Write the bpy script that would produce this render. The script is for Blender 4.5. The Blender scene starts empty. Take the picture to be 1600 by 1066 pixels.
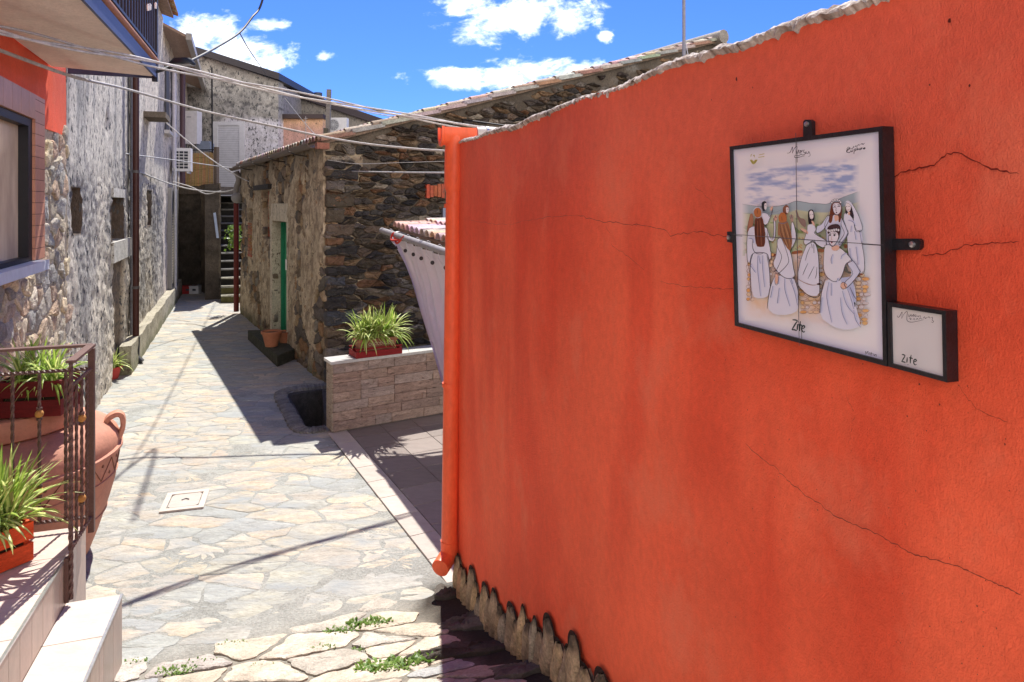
import bpy, math, random
import numpy as np
from mathutils import Vector
R = math.radians
C = bpy.context.scene.collection
# ---------------- camera, sky, sun, exposure ----------------
sc = bpy.context.scene
cam = bpy.data.objects.new('camera', bpy.data.cameras.new('camera'))
C.objects.link(cam); sc.camera = cam
cam.location = (0, 0, 2.4); cam.rotation_euler = (R(90), 0, 0)
cam.data.lens = 24.0; cam.data.sensor_width = 36.0
cam.data.shift_y = -0.1331
cam.data.clip_start = 0.05; cam.data.clip_end = 3000
SUN = Vector((-0.055, 0.67, 1.0)).normalized()
sl = bpy.data.lights.new('sun', 'SUN'); sl.energy = 4.2; sl.angle = R(0.53); sl.color = (1.0, 0.955, 0.88)
so = bpy.data.objects.new('sun', sl); C.objects.link(so)
so.rotation_euler = (-SUN).to_track_quat('-Z', 'Y').to_euler(); so.location = (0, 20, 30)
sc.view_settings.view_transform = 'Standard'; sc.view_settings.look = 'None'
sc.view_settings.gamma = 1; sc.view_settings.exposure = 1.06
sc.view_settings.use_curve_mapping = False

class NT:
    def __init__(s, tree): s.t = tree; s.n = tree.nodes; s.l = tree.links
    def N(s, typ, ins=None, **kw):
        nd = s.n.new(typ)
        for k, v in kw.items(): setattr(nd, k, v)
        for k, v in (ins or {}).items():
            sock = nd.inputs[k]
            if hasattr(v, 'is_output') or isinstance(v, bpy.types.NodeSocket): s.l.new(v, sock)
            else: sock.default_value = v
        return nd
    def M(s, op, a, b=0.0, c=None, clamp=False):
        d = {0: a, 1: b}
        if c is not None: d[2] = c
        return s.N('ShaderNodeMath', d, operation=op, use_clamp=clamp).outputs[0]
    def mix(s, f, a, b, bt='MIX'):
        nd = s.N('ShaderNodeMix', data_type='RGBA', blend_type=bt, clamp_factor=True)
        for sock, v in ((nd.inputs[0], f), (nd.inputs[6], a), (nd.inputs[7], b)):
            if isinstance(v, bpy.types.NodeSocket): s.l.new(v, sock)
            else: sock.default_value = v if not isinstance(v, tuple) or len(v) == 4 else (*v, 1)
        return nd.outputs[2]
    def noise(s, vec, scale, detail=4, rough=.6, dist=0.0):
        return s.N('ShaderNodeTexNoise', {'Vector': vec, 'Scale': scale, 'Detail': detail, 'Roughness': rough, 'Distortion': dist}).outputs[0]
    def ramp(s, f, stops):
        nd = s.N('ShaderNodeValToRGB', {'Fac': f}); e = nd.color_ramp.elements
        while len(e) < len(stops): e.new(.5)
        for i, (p, c) in enumerate(stops):
            e[i].position = p; e[i].color = (c, c, c, 1) if isinstance(c, (int, float)) else (*c, 1)
        return nd.outputs[0]

w = bpy.data.worlds.new('World'); sc.world = w; w.use_nodes = True
t = NT(w.node_tree)
for n in list(t.n): t.n.remove(n)
sky = t.N('ShaderNodeTexSky', sky_type='NISHITA', sun_disc=False)
sky.sun_elevation = math.asin(SUN.z); sky.sun_rotation = math.atan2(SUN.x, SUN.y)
sky.air_density = 1.0; sky.dust_density = 0.3; sky.ozone_density = 2.0; sky.altitude = 300
gen = t.N('ShaderNodeTexCoord').outputs['Generated']
sep = t.N('ShaderNodeSeparateXYZ', {0: gen})
yy = t.M('MAXIMUM', sep.outputs[1], 0.02)
cu = t.M('DIVIDE', sep.outputs[0], yy); cv = t.M('DIVIDE', sep.outputs[2], yy)
vec = t.N('ShaderNodeCombineXYZ', {0: cu, 1: t.M('MULTIPLY', cv, 1.7), 2: 0.0}).outputs[0]
m = None
for (px, py, a, b) in [(800, 22, 130, 44), (880, 20, 80, 34), (770, 122, 110, 20), (850, 112, 100, 24), (700, 120, 42, 16),
                       (320, 55, 75, 34), (395, 75, 70, 26), (425, 95, 60, 18), (510, 88, 22, 9), (415, 40, 35, 12), (945, 58, 14, 10), (1000, -60, 60, 30)]:
    u0, v0 = (px-800)/1067, (320-py)/1067
    du = t.M('DIVIDE', t.M('SUBTRACT', cu, u0), a/1067); dv = t.M('DIVIDE', t.M('SUBTRACT', cv, v0), b/1067)
    e = t.M('SUBTRACT', 1.0, t.M('ADD', t.M('MULTIPLY', du, du), t.M('MULTIPLY', dv, dv)))
    m = e if m is None else t.M('MAXIMUM', m, e)
m = t.M('MAXIMUM', m, -1.2)
n1 = t.noise(vec, 10.0, 10, .62, .5); n2 = t.noise(vec, 34.0, 8, .65, .3)
dens = t.M('ADD', t.M('MULTIPLY', m, .58), t.M('MULTIPLY', t.M('SUBTRACT', n1, .51), 3.4))
dens = t.M('ADD', dens, t.M('MULTIPLY', t.M('SUBTRACT', n2, .5), 1.5))
cov = t.N('ShaderNodeMapRange', {0: dens, 1: -.12, 2: .62, 3: 0.0, 4: 1.0}, interpolation_type='SMOOTHSTEP').outputs[0]
cov = t.M('MULTIPLY', cov, t.M('GREATER_THAN', sep.outputs[1], 0.05))
# unseen bright cloud added behind the camera as fill light for shaded walls
n3 = t.noise(gen, 2.6, 7, .6)
back_fill = t.N('ShaderNodeMapRange', {0: sep.outputs[1], 1: -0.05, 2: -.30, 3: 0.0, 4: 1.0}).outputs[0]
back_fill = t.M('MULTIPLY', back_fill, t.N('ShaderNodeMapRange', {0: sep.outputs[2], 1: .45, 2: .75, 3: 1.0, 4: 0.0}).outputs[0])
cov2 = t.M('MULTIPLY', t.N('ShaderNodeMapRange', {0: n3, 1: .36, 2: .50, 3: 0.0, 4: 1.0}, interpolation_type='SMOOTHSTEP').outputs[0], back_fill)
cov = t.M('MAXIMUM', cov, cov2)
shade = t.N('ShaderNodeMapRange', {0: t.M('ADD', dens, t.M('MULTIPLY', t.M('SUBTRACT', n2, .5), 1.5)), 1: .2, 2: 1.3, 3: 0.0, 4: 1.0}).outputs[0]
ccol = t.mix(shade, (4.4, 5.0, 6.0), (7.2, 7.0, 6.8))
skyc = t.mix(1.0, sky.outputs[0], (0.145, 0.26, 0.61), 'MULTIPLY')
ccol = t.mix(back_fill, ccol, (11.5, 10.7, 9.7))
col = t.mix(cov, skyc, ccol)
bg = t.N('ShaderNodeBackground', {'Color': col, 'Strength': 0.15})
t.l.new(bg.outputs[0], t.N('ShaderNodeOutputWorld').inputs[0])

# ---------------- pixel <-> place helpers (measuring only) ----------------
F = 1067.0
def ray(px, py): return ((px-800)/F, (320-py)/F)
def P(px, py, Y):
    a, b = ray(px, py); return Vector((a*Y, Y, 2.4+b*Y))
def G(px, py, z=0.0):
    a, b = ray(px, py); Y = (2.4-z)/-b; return Vector((a*Y, Y, z))
class Fr:                                  # a vertical wall's own frame: u along, z up, d out of it
    def __init__(s, p0, u, n):
        s.p0 = Vector((p0[0], p0[1])); s.u = Vector(u).normalized(); s.n = Vector(n).normalized()
    def at(s, u, z, d=0.0):
        q = s.p0 + s.u*u + s.n*d; return Vector((q.x, q.y, z))
    def hit(s, px, py, d=0.0):
        a, b = ray(px, py); p = s.p0 + s.n*d
        Y = p.dot(s.n)/(a*s.n.x + s.n.y); q = Vector((a*Y, Y)) - p
        return q.dot(s.u), 2.4+b*Y
FL = Fr((-1.68, 0), (-.372, .928), (.928, .372))
FR = Fr((1.0526, 0), (-.3117, .950), (-.950, -.3117))
FS = Fr((-2.49, 9.15), (-.504, .864), (-.864, -.504))
FG = Fr((-2.49, 9.15), (.864, .504), (.504, -.864))
FW = Fr((-1.87, 7.13), (.852, .524), (.524, -.852))
FC = Fr((-10.8, 22.5), (1, 0), (0, -1))
D1 = Vector((-.3117, .950)).normalized(); R1 = Vector((.950, .3117)).normalized()

# ---------------- numpy noise ----------------
def vnoise(x, y, seed=0):
    xi = np.floor(x).astype(np.int64); yi = np.floor(y).astype(np.int64); fx = x-xi; fy = y-yi
    fx = fx*fx*(3-2*fx); fy = fy*fy*(3-2*fy)
    def h(a, b):
        n = (a*374761393 + b*668265263 + seed*1442695041) & 0xffffffff
        n = ((n ^ (n >> 13))*1274126177) & 0xffffffff
        return ((n ^ (n >> 16)) & 0xffff)/65535.0
    return (h(xi, yi)*(1-fx)+h(xi+1, yi)*fx)*(1-fy) + (h(xi, yi+1)*(1-fx)+h(xi+1, yi+1)*fx)*fy
def fbm(x, y, o=4, seed=0):
    s = 0; a = .5; tt = 0
    for i in range(o):
        s = s+a*vnoise(x*2**i, y*2**i, seed+i*17); tt += a; a *= .5
    return s/tt
def f1(x, y, o=3, seed=0): return float(fbm(np.array([x]), np.array([y]), o, seed)[0])
def sstep(a, b, x): q = np.clip((x-a)/(b-a), 0, 1); return q*q*(3-2*q)

# ---------------- mesh builder ----------------
def worldloc(o):
    v = Vector((0, 0, 0))
    while o is not None: v = v+Vector(o.location); o = o.parent
    return v
class MB:
    def __init__(s): s.v = []; s.f = []; s.c = []; s.col = (1, 1, 1)
    def V(s, p, c=None): s.v.append(tuple(p)); s.c.append(c or s.col); return len(s.v)-1
    def Fc(s, *i): s.f.append(tuple(i))
    def box(s, c, size, ax=None):
        """c = centre, ax = x axis direction in plan"""
        x = Vector((1, 0, 0)) if ax is None else Vector((ax[0], ax[1], 0)).normalized()
        y = Vector((-x.y, x.x, 0)); z = Vector((0, 0, 1)); c = Vector(c); b = len(s.v)
        for k in (-.5, .5):
            for j in (-.5, .5):
                for i in (-.5, .5): s.V(c+x*(i*size[0])+y*(j*size[1])+z*(k*size[2]))
        for q in ((0, 2, 3, 1), (4, 5, 7, 6), (0, 1, 5, 4), (2, 6, 7, 3), (0, 4, 6, 2), (1, 3, 7, 5)): s.Fc(*[b+i for i in q])
        return s
    def fbox(s, fr, u0, u1, z0, z1, d0, d1):
        b = len(s.v)
        for d in (d0, d1):
            for z in (z0, z1):
                for u in (u0, u1): s.V(fr.at(u, z, d))
        for q in ((0, 2, 3, 1), (4, 5, 7, 6), (0, 1, 5, 4), (2, 6, 7, 3), (0, 4, 6, 2), (1, 3, 7, 5)): s.Fc(*[b+i for i in q])
        return s
    def hexa(s, pts):                       # 8 corners, bottom 4 then top 4, both going round
        b = len(s.v)
        for p in pts: s.V(p)
        for q in ((3, 2, 1, 0), (4, 5, 6, 7), (0, 1, 5, 4), (1, 2, 6, 5), (2, 3, 7, 6), (3, 0, 4, 7)): s.Fc(*[b+i for i in q])
        return s
    def prism(s, poly, z0, z1):             # plan polygon
        n = len(poly); b = len(s.v)
        for z in (z0, z1):
            for p in poly: s.V((p[0], p[1], z))
        s.f.append(tuple(range(b+n-1, b-1, -1))); s.f.append(tuple(range(b+n, b+2*n)))
        for i in range(n): j = (i+1) % n; s.Fc(b+i, b+j, b+n+j, b+n+i)
        return s
    def tube(s, pts, r, seg=8, cap=True, sq=False, twist=0.0):
        pts = [Vector(p) for p in pts]; n = len(pts); rings = []
        up = None
        for i, p in enumerate(pts):
            d = (pts[min(i+1, n-1)]-pts[max(i-1, 0)])
            if d.length < 1e-9: d = Vector((0, 0, 1))
            d.normalize()
            if up is None:
                a = Vector((0, 0, 1)) if abs(d.z) < .9 else Vector((1, 0, 0)); up = (a-d*a.dot(d)).normalized()
            else: up = (up-d*up.dot(d)).normalized()
            sd = d.cross(up); rr = r[i] if isinstance(r, (list, tuple)) else r
            rings.append([s.V(p+(up*math.cos(a)+sd*math.sin(a))*rr) for a in [2*math.pi*k/seg+twist*i+(math.pi/4 if sq else 0) for k in range(seg)]])
        for i in range(n-1):
            for k in range(seg):
                l = (k+1) % seg; s.Fc(rings[i][k], rings[i][l], rings[i+1][l], rings[i+1][k])
        if cap: s.f.append(tuple(reversed(rings[0]))); s.f.append(tuple(rings[-1]))
        return s
    def lathe(s, c, prof, seg=48, wob=None):
        c = Vector(c); rings = []
        for (r, z) in prof: rings.append([s.V(c+Vector((r*math.cos(a), r*math.sin(a), z))) for a in [2*math.pi*k/seg for k in range(seg)]])
        for i in range(len(prof)-1):
            for k in range(seg):
                l = (k+1) % seg; s.Fc(rings[i][k], rings[i][l], rings[i+1][l], rings[i+1][k])
        s.f.append(tuple(reversed(rings[0]))); s.f.append(tuple(rings[-1])); return s
    def ball(s, c, r, seg=10):
        n = seg//2; return s.lathe(c, [(r*math.sin(math.pi*(i+.02)/(n+.04)), -r*math.cos(math.pi*(i+.02)/(n+.04))) for i in range(n+1)], seg)
    def build(s, name, mat, parent=None, smooth=False, origin=None, **tags):
        me = bpy.data.meshes.new(name)
        if parent is None:
            a = np.array(s.v); og = Vector(origin) if origin else Vector((float((a[:, 0].min()+a[:, 0].max())/2), float((a[:, 1].min()+a[:, 1].max())/2), float(a[:, 2].min())))
        else: og = worldloc(parent)
        me.from_pydata([tuple(Vector(v)-og) for v in s.v], [], s.f)
        at = me.color_attributes.new('Col', 'FLOAT_COLOR', 'POINT')
        cc = np.ones((len(s.v), 4), dtype=np.float32); cc[:, :3] = np.array(s.c, dtype=np.float32)[:, :3]; at.data.foreach_set('color', cc.ravel())
        me.materials.append(mat)
        if smooth is True: me.polygons.foreach_set('use_smooth', [True]*len(me.polygons))
        o = bpy.data.objects.new(name, me); C.objects.link(o)
        if parent is None: o.location = og
        else: o.parent = parent
        if smooth == 'auto':
            me.polygons.foreach_set('use_smooth', [True]*len(me.polygons))
            try: me.set_sharp_from_angle(angle=R(38))
            except Exception: pass
        return tag(o, **tags)
def tag(o, label=None, cat=None, group=None, kind=None):
    if label: o['label'] = label
    if cat: o['category'] = cat
    if group: o['group'] = group
    if kind: o['kind'] = kind
    return o
def thing(name, loc, label, cat, group=None):
    o = bpy.data.objects.new(name, None); C.objects.link(o); o.location = loc; o.empty_display_size = .1
    return tag(o, label, cat, group)
def smooth_path(pts, n=8):
    pts = [Vector(p) for p in pts]; q = [pts[0]*2-pts[1]]+pts+[pts[-1]*2-pts[-2]]; out = []
    for i in range(1, len(q)-2):
        for k in range(n):
            t_ = k/n; a, b, c, d = q[i-1], q[i], q[i+1], q[i+2]
            out.append(.5*((2*b)+(c-a)*t_+(2*a-5*b+4*c-d)*t_*t_+(3*b-a-3*c+d)*t_**3))
    out.append(pts[-1]); return out

# ---------------- materials ----------------
def mat(name, base=(.5, .5, .5), rough=.8, attr=False, var=.25, vs=6.0, fine=40.0, fvar=.2, bump=.3, bs=30.0, bs2=0, b2=0.3, metal=0, spec=.3,
        stain=None, stain_s=1.5, stain_r=(.5, .65), stretch=(1, 1, 1), dist=.01, trans=0, coat=0):
    m = bpy.data.materials.new(name); m.use_nodes = True; k = NT(m.node_tree)
    bs_ = k.n['Principled BSDF']; oc = k.N('ShaderNodeTexCoord').outputs['Object']
    v = k.N('ShaderNodeMapping', {'Vector': oc, 'Scale': stretch}).outputs[0]
    c = k.N('ShaderNodeAttribute', attribute_name='Col').outputs[0] if attr else (*base, 1)
    if attr and base != (.5, .5, .5): c = k.mix(1.0, c, (*base, 1), 'MULTIPLY')
    lo = 1-var; f = k.ramp(k.noise(v, vs, 5, .62), [(.3, lo), (.7, 1+var*.6)])
    c = k.mix(1.0, c, f, 'MULTIPLY')
    if fvar: c = k.mix(1.0, c, k.ramp(k.noise(v, fine, 4, .7), [(.3, 1-fvar), (.7, 1+fvar*.6)]), 'MULTIPLY')
    if stain: c = k.mix(k.ramp(k.noise(v, stain_s, 6, .65), [(stain_r[0], 0.0), (stain_r[1], 1.0)]), c, (*stain, 1))
    k.l.new(c, bs_.inputs['Base Color'])
    bs_.inputs['Roughness'].default_value = rough; bs_.inputs['Metallic'].default_value = metal
    bs_.inputs['Specular IOR Level'].default_value = spec
    if trans:
        tr = k.N('ShaderNodeBsdfTranslucent', {'Color': c}); mx = k.N('ShaderNodeMixShader', {0: trans}); k.l.new(bs_.outputs[0], mx.inputs[1]); k.l.new(tr.outputs[0], mx.inputs[2])
        k.l.new(mx.outputs[0], k.n['Material Output'].inputs[0])
    if bump:
        h = k.noise(v, bs, 5, .65)
        if bs2: h = k.M('ADD', h, k.M('MULTIPLY', k.noise(v, bs2, 4, .6), b2))
        b = k.N('ShaderNodeBump', {'Strength': bump, 'Distance': dist, 'Height': h}); k.l.new(b.outputs[0], bs_.inputs['Normal'])
    return m
M = dict(
    flag=mat('flagstone', attr=True, rough=.85, var=.22, vs=4.0, fine=24, fvar=.26, bump=.9, bs=11, bs2=60, dist=.016, stretch=(1, 2.2, 1), stain=(.30, .315, .31), stain_s=2.2, stain_r=(.44, .66)),
    cobble=mat('cobble_stone', attr=True, rough=.85, var=.3, vs=9, fine=60, fvar=.25, bump=.9, bs=35, bs2=120, dist=.02),
    mortar=mat('ground_mortar', attr=True, rough=.95, var=.22, vs=5, fine=60, fvar=.3, bump=1, bs=60, bs2=200, dist=.012),
    rubble=mat('rubble_stone', attr=True, rough=.9, var=.35, vs=12, fine=70, fvar=.35, bump=1, bs=35, bs2=130, dist=.03),
    render_=mat('old_render', attr=True, rough=.95, var=.25, vs=6, fine=55, fvar=.35, bump=.9, bs=45, bs2=160, dist=.015, stain=(.12, .09, .065), stain_s=20, stain_r=(.58, .64), stretch=(1, 1, .6)),
    roughcast=mat('roughcast', attr=True, rough=.95, var=.25, vs=9, fine=45, fvar=.35, bump=.8, bs=28, bs2=110, dist=.02, stretch=(1, 1, .55), stain=(.085, .085, .088), stain_s=17, stain_r=(.555, .60)),
    red=mat('red_plaster', (.93, .135, .058), rough=.72, var=.12, vs=2.2, fine=45, fvar=.10, bump=.65, bs=110, bs2=320, b2=.9, dist=.005, spec=.25, attr=True, stretch=(1, 1, .8), stain=(.86, .215, .115), stain_s=3.4, stain_r=(.55, .85)),
    plaster=mat('smooth_plaster', attr=True, rough=.95, var=.12, vs=2.5, fine=30, fvar=.12, bump=.4, bs=60, dist=.01),
    paint=mat('metal_paint', attr=True, rough=.45, var=.15, vs=20, fine=80, fvar=.15, bump=.1, bs=60, dist=.003),
    plain=mat('painted', attr=True, rough=.6, var=.10, vs=8, fine=60, fvar=.08, bump=.15, bs=80, dist=.003),
    terracotta=mat('terracotta', attr=True, rough=.75, var=.18, vs=5, fine=50, fvar=.12, bump=.35, bs=60, dist=.006),
    pipe=mat('red_pipe', (.86, .135, .05), rough=.42, var=.14, vs=5, fine=40, fvar=.1, bump=.12, bs=50, dist=.003, stretch=(1, 1, .4)),
    tile=mat('porcelain_tile', attr=True, rough=.35, var=.12, vs=7, fine=45, fvar=.1, bump=.1, bs=60, dist=.002, stretch=(1, 2.5, 1)),
    clad=mat('cladding', attr=True, rough=.8, var=.25, vs=14, fine=50, fvar=.3, bump=1, bs=28, bs2=90, dist=.02, stretch=(1, 1, 3.2), stain=(.13, .085, .06), stain_s=15, stain_r=(.56, .68)),
    wood=mat('wood', attr=True, rough=.7, var=.25, vs=9, fine=60, fvar=.25, bump=.5, bs=40, dist=.006, stretch=(1, 1, 5)),
    leaf=mat('leaf', attr=True, rough=.45, var=.1, vs=20, fine=0.1, fvar=0, bump=0, trans=.35),
    soil=mat('soil', (.05, .035, .022), rough=1, var=.4, vs=30, bump=1, bs=90),
    cable=mat('cable', attr=True, rough=.6, var=.3, vs=14, bump=0, fvar=0),
    cloth=mat('curtain_cloth', attr=True, rough=.9, var=.06, vs=4, fine=200, fvar=.06, bump=.2, bs=300, dist=.002, trans=.22),
    brick=mat('brick', attr=True, rough=.9, var=.3, vs=15, fine=80, fvar=.3, bump=.8, bs=50, dist=.01),
    rooftile=mat('roof_tile', attr=True, rough=.85, var=.3, vs=7, fine=40, fvar=.35, bump=.7, bs=40, dist=.012),
    glaze=mat('glazed_tile', attr=True, rough=.12, var=.015, vs=4, fvar=0, bump=.03, bs=8, dist=.002, spec=.5),
    ink=mat('ink', attr=True, rough=.35, var=.0, fvar=0, bump=0),
    blackmetal=mat('black_metal', (.010, .010, .014), rough=.35, var=.5, vs=25, fine=120, fvar=.4, bump=.5, bs=90, dist=.003, spec=.6),
    chrome=mat('steel_trim', (.55, .56, .58), rough=.3, metal=.9, var=.05, bump=0),
)
def glass_mat():
    m = bpy.data.materials.new('window_glass'); m.use_nodes = True; k = NT(m.node_tree); b = k.n['Principled BSDF']
    b.inputs['Base Color'].default_value = (.42, .32, .24, 1); b.inputs['Roughness'].default_value = .18; b.inputs['Specular IOR Level'].default_value = .8
    oc = k.N('ShaderNodeTexCoord').outputs['Object']; v = k.N('ShaderNodeMapping', {'Vector': oc, 'Scale': (1, 1, .35)}).outputs[0]
    k.l.new(k.mix(k.ramp(k.noise(v, 3.2, 5, .6), [(.40, 0.0), (.62, 1.0)]), (.78, .60, .40, 1), (.55, .40, .27, 1)), b.inputs['Base Color'])  # warm blotches painted in as a blurred reflection on the pane
    return m
M['glass'] = glass_mat()

# ---------------- stones ----------------
def cells(x0, x1, y0, y1, sx, sy, rng, drop=.15, jit=.42):
    """irregular Voronoi cells over a rectangle, sx by sy on average"""
    nx = int((x1-x0)/sx)+3; ny = int((y1-y0)/sy)+3; g = {}
    for i in range(-1, nx):
        for j in range(-1, ny):
            if rng.random() < drop: continue
            g.setdefault((i, j), []).append((i+.5+(.5 if j % 2 else 0)+rng.uniform(-jit, jit), j+.5+rng.uniform(-jit, jit)))
    out = []
    for (i, j), ps in g.items():
        for p in ps:
            poly = [(p[0]-1.9, p[1]-1.9), (p[0]+1.9, p[1]-1.9), (p[0]+1.9, p[1]+1.9), (p[0]-1.9, p[1]+1.9)]
            for a in range(-3, 4):
                for b in range(-3, 4):
                    for q in g.get((i+a, j+b), ()):
                        if q is p: continue
                        nx_, ny_ = q[0]-p[0], q[1]-p[1]; m_ = ((q[0]**2+q[1]**2)-(p[0]**2+p[1]**2))/2
                        poly = clip(poly, nx_, ny_, m_)
                        if not poly: break
                    if not poly: break
                if not poly: break
            if poly and len(poly) > 2: out.append([(x0+a*sx, y0+b*sy) for a, b in poly])
    return out
def clip(poly, nx, ny, m):
    out = []; n = len(poly)
    ds = [nx*a+ny*b-m for a, b in poly]
    if max(ds) <= 0: return poly
    for i in range(n):
        a, b = poly[i], poly[(i+1) % n]; da, db = ds[i], ds[(i+1) % n]
        if da <= 0: out.append(a)
        if (da < 0 < db) or (db < 0 < da):
            t_ = da/(da-db); out.append((a[0]+(b[0]-a[0])*t_, a[1]+(b[1]-a[1])*t_))
    return out
def centroid(p): return (sum(a for a, b in p)/len(p), sum(b for a, b in p)/len(p))
def add_stone(mb, poly, put, rng, gap, h, bev, pal, wob=.02, var=.15, tilt=.3, sub=.09, base=-.02, chaikin=1, lump=.25):
    cx, cy = centroid(poly); pts = []
    n = len(poly)
    if min(abs((poly[(i+1) % n][0]-poly[i][0])*(cy-poly[i][1])-(poly[(i+1) % n][1]-poly[i][1])*(cx-poly[i][0]))/(math.hypot(poly[(i+1) % n][0]-poly[i][0], poly[(i+1) % n][1]-poly[i][1])+1e-6) for i in range(n)) < gap*1.7+.004: return
    for i in range(n):
        a, b = poly[i], poly[(i+1) % n]; L = math.hypot(b[0]-a[0], b[1]-a[1]); k = max(1, int(L/sub))
        for j in range(k): pts.append((a[0]+(b[0]-a[0])*j/k, a[1]+(b[1]-a[1])*j/k))
    q = []
    for (a, b) in pts:
        d = math.hypot(a-cx, b-cy)+1e-6; g = gap*(.5+1.0*rng.random())
        f = max(.2, 1-g/d); w_ = rng.uniform(-wob, wob)/d
        q.append((cx+(a-cx)*(f+w_), cy+(b-cy)*(f+w_)))
    for _ in range(chaikin):
        z = []
        for i in range(len(q)):
            a, b = q[i], q[(i+1) % len(q)]; z += [(a[0]*.75+b[0]*.25, a[1]*.75+b[1]*.25), (a[0]*.25+b[0]*.75, a[1]*.25+b[1]*.75)]
        q = z
    c0 = rng.choice(pal); v = 1+rng.uniform(-var, var); col = tuple(max(0, x*v*(1+rng.uniform(-.015, .015))) for x in c0)
    R_ = max(math.hypot(a-cx, b-cy) for a, b in q)
    tx, ty = rng.uniform(-tilt, tilt)*h/R_, rng.uniform(-tilt, tilt)*h/R_
    mb.col = col; rings = []
    def ring(f_in, z0, jz):
        r_ = []
        for (a, b) in q:
            d = math.hypot(a-cx, b-cy)+1e-6; f = max(.12, 1-f_in/d) if f_in < 1 else f_in-1
            x, y = cx+(a-cx)*f, cy+(b-cy)*f
            r_.append(mb.V(put(x, y, z0+(tx*(x-cx)+ty*(y-cy))*(1 if z0 > 0 else 0)+rng.uniform(-jz, jz))))
        return r_
    rings.append(ring(0, base, 0)); rings.append(ring(0, h*.6, h*lump*.3)); rings.append(ring(bev, h, h*lump*.5)); rings.append(ring(1.5, h*1.04, h*lump))
    for i in range(3):
        n = len(rings[i])
        for k in range(n): l = (k+1) % n; mb.Fc(rings[i][k], rings[i][l], rings[i+1][l], rings[i+1][k])
    cvt = mb.V(put(cx, cy, h*1.04)); n = len(rings[3])
    for k in range(n): mb.Fc(rings[3][k], rings[3][(k+1) % n], cvt)

def wall_sheet(fr, u0, u1, z0, ztop, step, hfun, cfun, thick=.3, zstep=None):
    """fine grid that follows a wall, closed at its sides, top and back"""
    nu = max(2, int((u1-u0)/step)); zt = ztop if callable(ztop) else (lambda u: np.full_like(u, ztop))
    nz = max(2, int((float(np.max(zt(np.array([u0, u1]))))-z0)/(zstep or step)))
    uu = np.linspace(u0, u1, nu+1)[:, None]; tt_ = np.linspace(0, 1, nz+1)[None, :]
    U = uu+0*tt_; Z = z0+(zt(uu)-z0)*tt_; H = hfun(U, Z); cl = cfun(U, Z, H)
    mb = MB(); X = fr.p0.x+fr.u.x*U+fr.n.x*H; Y = fr.p0.y+fr.u.y*U+fr.n.y*H
    mb.v = list(zip(X.ravel().tolist(), Y.ravel().tolist(), Z.ravel().tolist())); mb.c = [tuple(c) for c in cl.reshape(-1, 3).tolist()]
    W = nz+1
    flip = fr.u.x*fr.n.y-fr.u.y*fr.n.x > 0
    for i in range(nu):
        for j in range(nz):
            q = (i*W+j, (i+1)*W+j, (i+1)*W+j+1, i*W+j+1); mb.f.append(q[::-1] if flip else q)
    if thick:
        loop = [i*W for i in range(nu+1)]+[nu*W+j for j in range(1, W)]+[i*W+nz for i in range(nu-1, -1, -1)]+[j for j in range(nz-1, 0, -1)]
        b = len(mb.v); Uf = U.ravel(); Zf = Z.ravel(); mcol = tuple(cl.reshape(-1, 3).mean(0).tolist())
        for i in loop: mb.V(fr.at(float(Uf[i]), float(Zf[i]), -thick), mb.c[i])
        n = len(loop)
        for k in range(n):
            l = (k+1) % n; mb.Fc(loop[l], loop[k], b+k, b+l)
        mb.f.append(tuple(b+k for k in range(n)))
    return mb
def mixc(a, b, f): return a+(b-a)*f[..., None]
def A3(c): return np.array(c, dtype=float)
# =====================================================================
# THE GROUND
# =====================================================================
RB0 = Vector((-2.1, 3.7)); RBn = Vector((.39, -.92))
def gz(x, y):
    d = (x-RB0.x)*RBn.x+(y-RB0.y)*RBn.y
    d = np.maximum(d, 0) if isinstance(d, np.ndarray) else max(d, 0)
    return np.where(d < 1.9, .12*d+.10*d*d, .589+.16*(d-1.9)) if isinstance(d, np.ndarray) else (.12*d+.10*d*d if d < 1.9 else .589+.16*(d-1.9))
mb = MB(); mb.col = (.30, .27, .22); S = 900
for q in ((-S, -S), (S, -S), (S, S), (-S, S)): mb.V((q[0], q[1], -.62))
mb.Fc(0, 1, 2, 3); mb.build('ground', M['mortar'], kind='structure')
# the sunken light well beside the house
PIT = [(-2.86, 8.50), (-2.50, 8.78), (-1.93, 7.72), (-1.93, 7.30), (-2.18, 7.30)]
PIT = [G(452, 617), G(503, 607), G(509, 662), G(480, 668)]
PITc = (sum(p.x for p in PIT)/4, sum(p.y for p in PIT)/4)
def in_pit(x, y, grow=0.0):
    pp = [(p.x, p.y) for p in PIT]; ins = True
    n = len(pp); sg = None
    for i in range(n):
        a, b = pp[i], pp[(i+1) % n]; L = math.hypot(b[0]-a[0], b[1]-a[1]); c = ((b[0]-a[0])*(y-a[1])-(b[1]-a[1])*(x-a[0]))/L
        cc = ((b[0]-a[0])*(PITc[1]-a[1])-(b[1]-a[1])*(PITc[0]-a[0]))
        if (c if cc > 0 else -c) < -grow: ins = False
    return ins
rng = random.Random(3)
x0, x1, y0, y1, st = -13.0, 4.5, -4.0, 26.0, .10
nx, ny = int((x1-x0)/st), int((y1-y0)/st)
xs = np.linspace(x0, x1, nx+1)[:, None]+np.zeros((1, ny+1)); ys = np.linspace(y0, y1, ny+1)[None, :]+np.zeros((nx+1, 1))
dd_ = (xs-RB0.x)*RBn.x+(ys-RB0.y)*RBn.y
zs = gz(xs, ys)+.0025+(fbm(xs*3, ys*3, 3, 5)-.5)*.008+(fbm(xs*6, ys*6, 3, 15)-.5)*.022*sstep(-.1, .4, dd_)
cc = mixc(A3((.30, .31, .285)), A3((.375, .365, .325)), fbm(xs*1.5, ys*1.5, 3, 9)); cc = mixc(cc, A3((.24, .215, .17)), sstep(.1, .5, dd_)*.8)
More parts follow.
